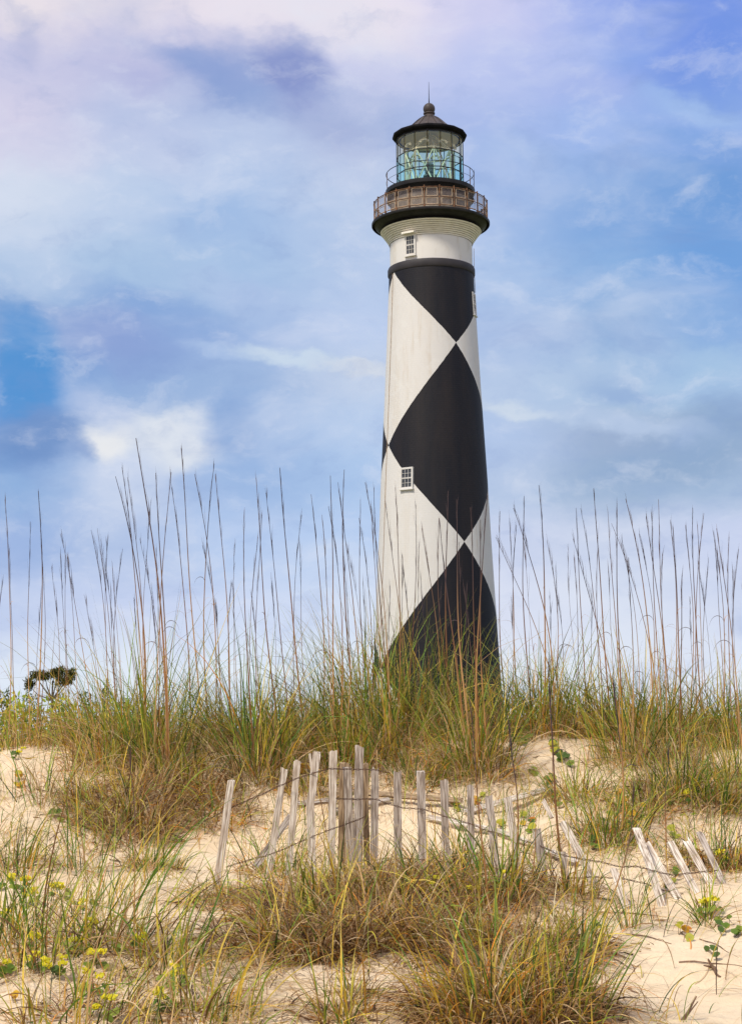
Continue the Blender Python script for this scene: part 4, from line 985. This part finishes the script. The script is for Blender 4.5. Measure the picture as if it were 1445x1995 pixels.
for px, py, s, sp, lab in [
    (1035, 1410, 'oggg', 16, 'creeper with one orange leaf on the crest right of the tower'), (1015, 1440, 'gggggg', 20, 'dense green creeper below the crest right of the tower'),
    (1088, 1462, 'yyggg', 14, 'bright yellow green creeper beside the two leaning stems'), (1100, 1488, 'gggg', 14, 'green creeper climbing the bare sand gap'),
    (1042, 1512, 'gg', 8, 'two dark leaves alone on the bare sand gap'), (1075, 1532, 'ggg', 12, 'dark leaves by the upper end of the long fallen slat'),
    (1078, 1565, 'yggo', 16, 'yellow and green leaves under the long fallen slat'), (935, 1562, 'oyo', 12, 'bright orange leaf behind the grey pickets'),
    (978, 1612, 'yy', 8, 'pair of yellow leaves between the paired pickets'), (1030, 1600, 'oyg', 14, 'yellow leaf lying above the broken short picket'),
    (1032, 1622, 'gy', 8, 'two leaves on a stalk beside the broken short picket'), (880, 1578, 'yyg', 14, 'yellow leaves behind the dark short picket'),
    (400, 1495, 'oogg', 14, 'orange and green leaves in the dry clump left of the fence'), (590, 1505, 'oo', 7, 'orange leaf behind the forked picket'),
    (30, 1528, 'oyo', 14, 'yellow orange leaf on the bare left sand'), (1208, 1562, 'oog', 14, 'orange leaves in the green clump behind the collapsed slats'),
    (1240, 1590, 'oog', 12, 'orange leaf above the longest collapsed slat'), (1180, 1605, 'ggg', 16, 'green leaves left of the longest collapsed slat'),
    (1232, 1622, 'oyg', 10, 'yellow leaves at the top of the longest collapsed slat'), (1165, 1650, 'gggg', 14, 'dark green leaves under the green clump'),
    (1300, 1720, 'gggg', 18, 'dark leaves in the shade under the collapsed slats'), (1315, 1628, 'yyg', 10, 'yellow green leaves above the collapsed slats'),
    (1395, 1560, 'go', 10, 'leaf pair below the right end of the crest'), (1405, 1430, 'ooy', 12, 'small orange leaves on the right crest'),
    (1330, 1822, 'yoy', 22, 'three loose yellow leaves lying on the open sand'), (1408, 1815, 'gggg', 14, 'green leaves on the sand at the lower right'),
    (1437, 1832, 'ggg', 9, 'dark leaves at the lower right edge'), (1390, 1865, 'gg', 18, 'tiny leaves on the open sand at the right'),
    (1160, 1822, 'gy', 10, 'small leaves beside the small dark tuft'), (600, 1710, 'oy', 10, 'orange leaves at the foot of the forked picket'),
    (585, 1775, 'yo', 12, 'yellow leaf on the left side of the mound'), (1150, 1405, 'ogg', 14, 'leaves among the clump above the bare sand gap'),
    (110, 1600, 'gg', 12, 'leaves under the arching blades on the left sand'), (25, 1955, 'oo', 8, 'orange leaf in the lower left corner'),
    (1380, 1780, 'yg', 10, 'yellow leaves at the base of the small sprout'), (240, 1530, 'gyg', 14, 'green leaves in the brown clump on the left slope')]:
    creeper(px, py, K(s, sp), lab)
# yellow flower heads
def flower(px, py, nh, lab, leafy=True, hgt=.09):
    p = hit(px, py); e = empty('yellow_flower', p); tag(e, lab, 'flower', 'yellow flowering weeds'); lv = MB(); lc = []; stc = MB()
    for i in range(nh):
        x, y = rd.uniform(-.045, .045), rd.uniform(-.03, .03); z = rd.uniform(.5, 1) * hgt; top = Vector((x, y, z)); stc.tube([Vector((0, 0, -.01)), Vector((x * .5, y * .5, z * .6)), top], .0015, 4)
        mb = MB(); cs = []
        for _ in range(20):
            c = top + Vector((rd.uniform(-1, 1), rd.uniform(-1, 1), rd.uniform(-.2, .7))) * .018
            round_leaf(mb, cs, c, rd.uniform(.005, .009), (rd.uniform(-1, 1), -rd.random(), rd.uniform(.2, 1)), rd.choice([(.78, .66, .02), (.85, .72, .03), (.66, .62, .03)]))
        o = mb.build('flower_head', ML, e, ang=180); setcol(o, cs)
    for _ in range(7 if leafy else 2): round_leaf(lv, lc, Vector((rd.uniform(-.06, .06), rd.uniform(-.05, .04), rd.uniform(.01, .05))), rd.uniform(.012, .024), (rd.uniform(-1, 1), -.6, .8), rd.choice(LG))
    o = lv.build('leaves', ML, e, ang=180); setcol(o, lc); o = stc.build('stem', ML, e); setcol(o, [(.16, .18, .05)] * len(stc.v))
for px, py, nh, lab in [(8, 1735, 3, 'yellow flowers touching the left edge, uppermost'), (42, 1738, 4, 'yellow flowers second from the left edge'), (55, 1768, 4, 'low yellow flowers just under the upper pair'),
    (115, 1755, 6, 'widest bunch of yellow flowers under the long dark blades'), (8, 1800, 3, 'yellow flowers at the left edge below the upper ones'), (165, 1775, 1, 'single yellow bloom right of the widest bunch'),
    (190, 1832, 3, 'yellow flowers left of the dark upright stem'), (60, 1862, 3, 'yellow flowers in the crossing blades'), (148, 1862, 2, 'small yellow flower on open sand, lower left'),
    (70, 1895, 3, 'yellow flowers half hidden in dry curls'), (110, 1912, 4, 'greenish yellow flowers with dark leaves, lower left'), (190, 1890, 3, 'yellow flowers on a leafy stem above the bare sand'),
    (255, 1865, 3, 'yellow flowers at the foot of the dark upright stem'), (185, 1940, 2, 'yellow flower under the swept blades'), (2, 1905, 3, 'yellow flowers cut by the left edge, lower'), (335, 1925, 4, 'dull yellow flowers among the curling dead leaves'), (200, 1992, 3, 'yellow flowers at the bottom edge'),
    (315, 1975, 3, 'pale green flowers near the bottom edge'), (845, 1750, 2, 'yellow flower on top of the mound'), (920, 1760, 4, 'yellow flowers at the right side of the mound'), (572, 1776, 1, 'lone yellow bloom on the left side of the mound'),
    (1335, 1568, 3, 'yellow flowers under the dense dark green clump'), (1410, 1690, 3, 'pale yellow flowers beside the rightmost slat'), (1385, 1790, 4, 'yellow green flowers by the small sprout'), (998, 1735, 1, 'single bloom in front of the paired pickets'),
    (35, 1480, 2, 'pale yellow flowers high on the left sand')]:
    flower(px, py, nh, lab)

# ------------------------------------------------------------------ shrubs and trees beyond the crest
def leafy(name, w, d, h, nleaf, ls, pal, parent, lump=3.0, loc0=(0, 0, 0), floor=0.0):
    B, AZ = [], []
    while len(B) < nleaf:
        v = Vector((rng.uniform(-1, 1), rng.uniform(-1, 1), rng.uniform(0, 1)))
        q = math.sqrt(v.x**2 + v.y**2 + v.z**2); k_ = 1 + .30 * noise.noise(Vector((v.x * lump + loc0[0], v.y * lump, v.z * lump)))
        if q > k_ * .92 or q < .35: continue
        if noise.noise(Vector((v.x * lump * 2.2, v.y * lump * 2.2, v.z * lump * 2.2 + loc0[0]))) < -.18: continue
        B.append((v.x * w + loc0[0], v.y * d + loc0[1], floor + v.z * (h - floor) + loc0[2]))
    B = np.array(B); nb = len(B); pal = np.array(pal); c = pal[rng.integers(0, len(pal), nb)] * rng.uniform(.7, 1.3, (nb, 1))
    V = ribbons(B, rng.uniform(0, 6.28, nb), rng.uniform(.2, 1.6, nb), rng.uniform(0, .6, nb), rng.uniform(.6, 1.3, nb) * ls, rng.uniform(.3, .5, nb) * ls, np.clip(c, 0, .7), S=2)
    return ribbon_mesh(name, [V], ML, parent)
SHP = [(.30, .38, .03), (.42, .46, .05), (.18, .26, .03), (.52, .50, .06), (.50, .38, .05)]
MTK = simple('bark', (.07, .045, .03), (.16, .11, .07), 8, .9)
for i, (px, Y, w, top, lab) in enumerate([(20, 16.5, .8, 1350, 'bright green shrub behind the far left end of the crest'), (115, 16.5, .75, 1352, 'yellow green shrub below the distant pine'), (205, 17.0, .8, 1356, 'sunny shrub between the pine and the largest clump'),
      (300, 17.0, .6, 1385, 'shrub hidden behind the largest left clump'), (560, 18.5, .75, 1385, 'shrub behind the crest midway to the tower'), (430, 18, .6, 1395, 'low shrub in the left crest gap'),
      (1020, 18.5, .8, 1385, 'shrub behind the crest right of the tower'), (1200, 18, .8, 1378, 'shrub behind the middle of the right crest'), (1390, 18.5, .8, 1380, 'shrub behind the right end of the crest')]):
    t = at(px, top, Y); g = gz(t.x, Y); e = empty('shrub', (t.x, Y, g)); tag(e, lab, 'shrub', 'shrubs behind the crest')
    leafy('foliage', w, .6, t.z - g, 1500, .07, SHP, e, floor=.05)
    mb = MB(); mb.tube([(0, 0, -.1), (.03, 0, .3), (.0, .05, (t.z - g) * .7)], [.03, .02, .01], 6); mb.tube([(0, 0, .1), (-.2, .05, .4)], [.015, .008], 5); mb.build('stem', MTK, e)
FAR = [(.06, .10, .02), (.10, .14, .025), (.15, .17, .03), (.05, .075, .018)]
PIN = [(.08, .09, .022), (.13, .11, .03), (.05, .06, .018), (.18, .14, .04)]
# the flat-topped pine
Y = 150.0; e = empty('pine_tree', (at(98, 1400, Y).x, Y, 0)); tag(e, 'distant dark pine with a flat uneven crown above the left crest', 'tree')
mb = MB(); zt_ = at(98, 1315, Y).z
mb.tube([(0, 0, -.2), (.1, 0, 2), (.15, 0, zt_ - .5)], [.16, .12, .06], 8)
cl = [(58, 1328, 10, 12), (72, 1311, 14, 9), (88, 1312, 12, 9), (116, 1303, 13, 9), (120, 1322, 14, 11), (138, 1309, 9, 11), (132, 1322, 9, 7), (106, 1308, 8, 8)]
for px, py, a, b in cl:
    py += 7; c = at(px, py, Y) - e.location; mb.tube([(.15, 0, zt_ - 2.2), (c.x * .6, 0, c.z - .9), (c.x, 0, c.z - .1)], [.07, .045, .02], 5)
mb.build('trunk', MTK, e)
parts = []; vs = []
for px, py, a, b in cl:
    py += 7; c = at(px, py, Y) - e.location; ra_, rb_ = a / F * Y, b / F * Y; B = []
    while len(B) < 380:
        v = Vector((rng.uniform(-1.2, 1.2), rng.uniform(-1.2, 1.2), rng.uniform(-1.1, 1.1)))
        if v.length > 1 + .7 * noise.noise(v * 2.6 + Vector((px, 0, 0))): continue
        B.append((c.x + v.x * ra_, c.y + v.y * ra_, c.z + v.z * rb_))
    B = np.array(B); nb = len(B); pl = np.array(PIN)[rng.integers(0, 4, nb)] * rng.uniform(.7, 1.3, (nb, 1))
    parts.append(ribbons(B, rng.uniform(0, 6.28, nb), rng.uniform(0, 1.5, nb), rng.uniform(0, .4, nb), rng.uniform(.14, .42, nb), rng.uniform(.06, .12, nb), pl, S=2))
ribbon_mesh('crown', parts, ML, e)
for i, (px, top, wpx, lab) in enumerate([(15, 1338, 32, 'dark low tree at the left edge of the distant row'), (62, 1342, 26, 'low tree under the flat-topped pine'), (115, 1344, 30, 'low tree right under the pine crown'), (170, 1340, 26, 'distant low tree just right of the pine'), (208, 1322, 14, 'small brown topped tree right of the pine'), (255, 1352, 30, 'distant tree behind the largest left clump'),
        (565, 1352, 26, 'distant tree midway between the pine and the tower'), (620, 1362, 28, 'distant low tree nearer the tower')]):
    Y = 150 + 6 * (i % 3); t = at(px, top, Y); e = empty('distant_tree', (t.x, Y, 0)); tag(e, lab, 'tree', 'distant row of low trees')
    leafy('crown', wpx / F * Y, 1.4, t.z, 900, .34, FAR, e, floor=.8)
    mb = MB(); mb.tube([(0, 0, -.2), (.05, 0, 1.2), (0, 0, t.z * .7)], [.14, .11, .05], 7); mb.build('trunk', MTK, e)
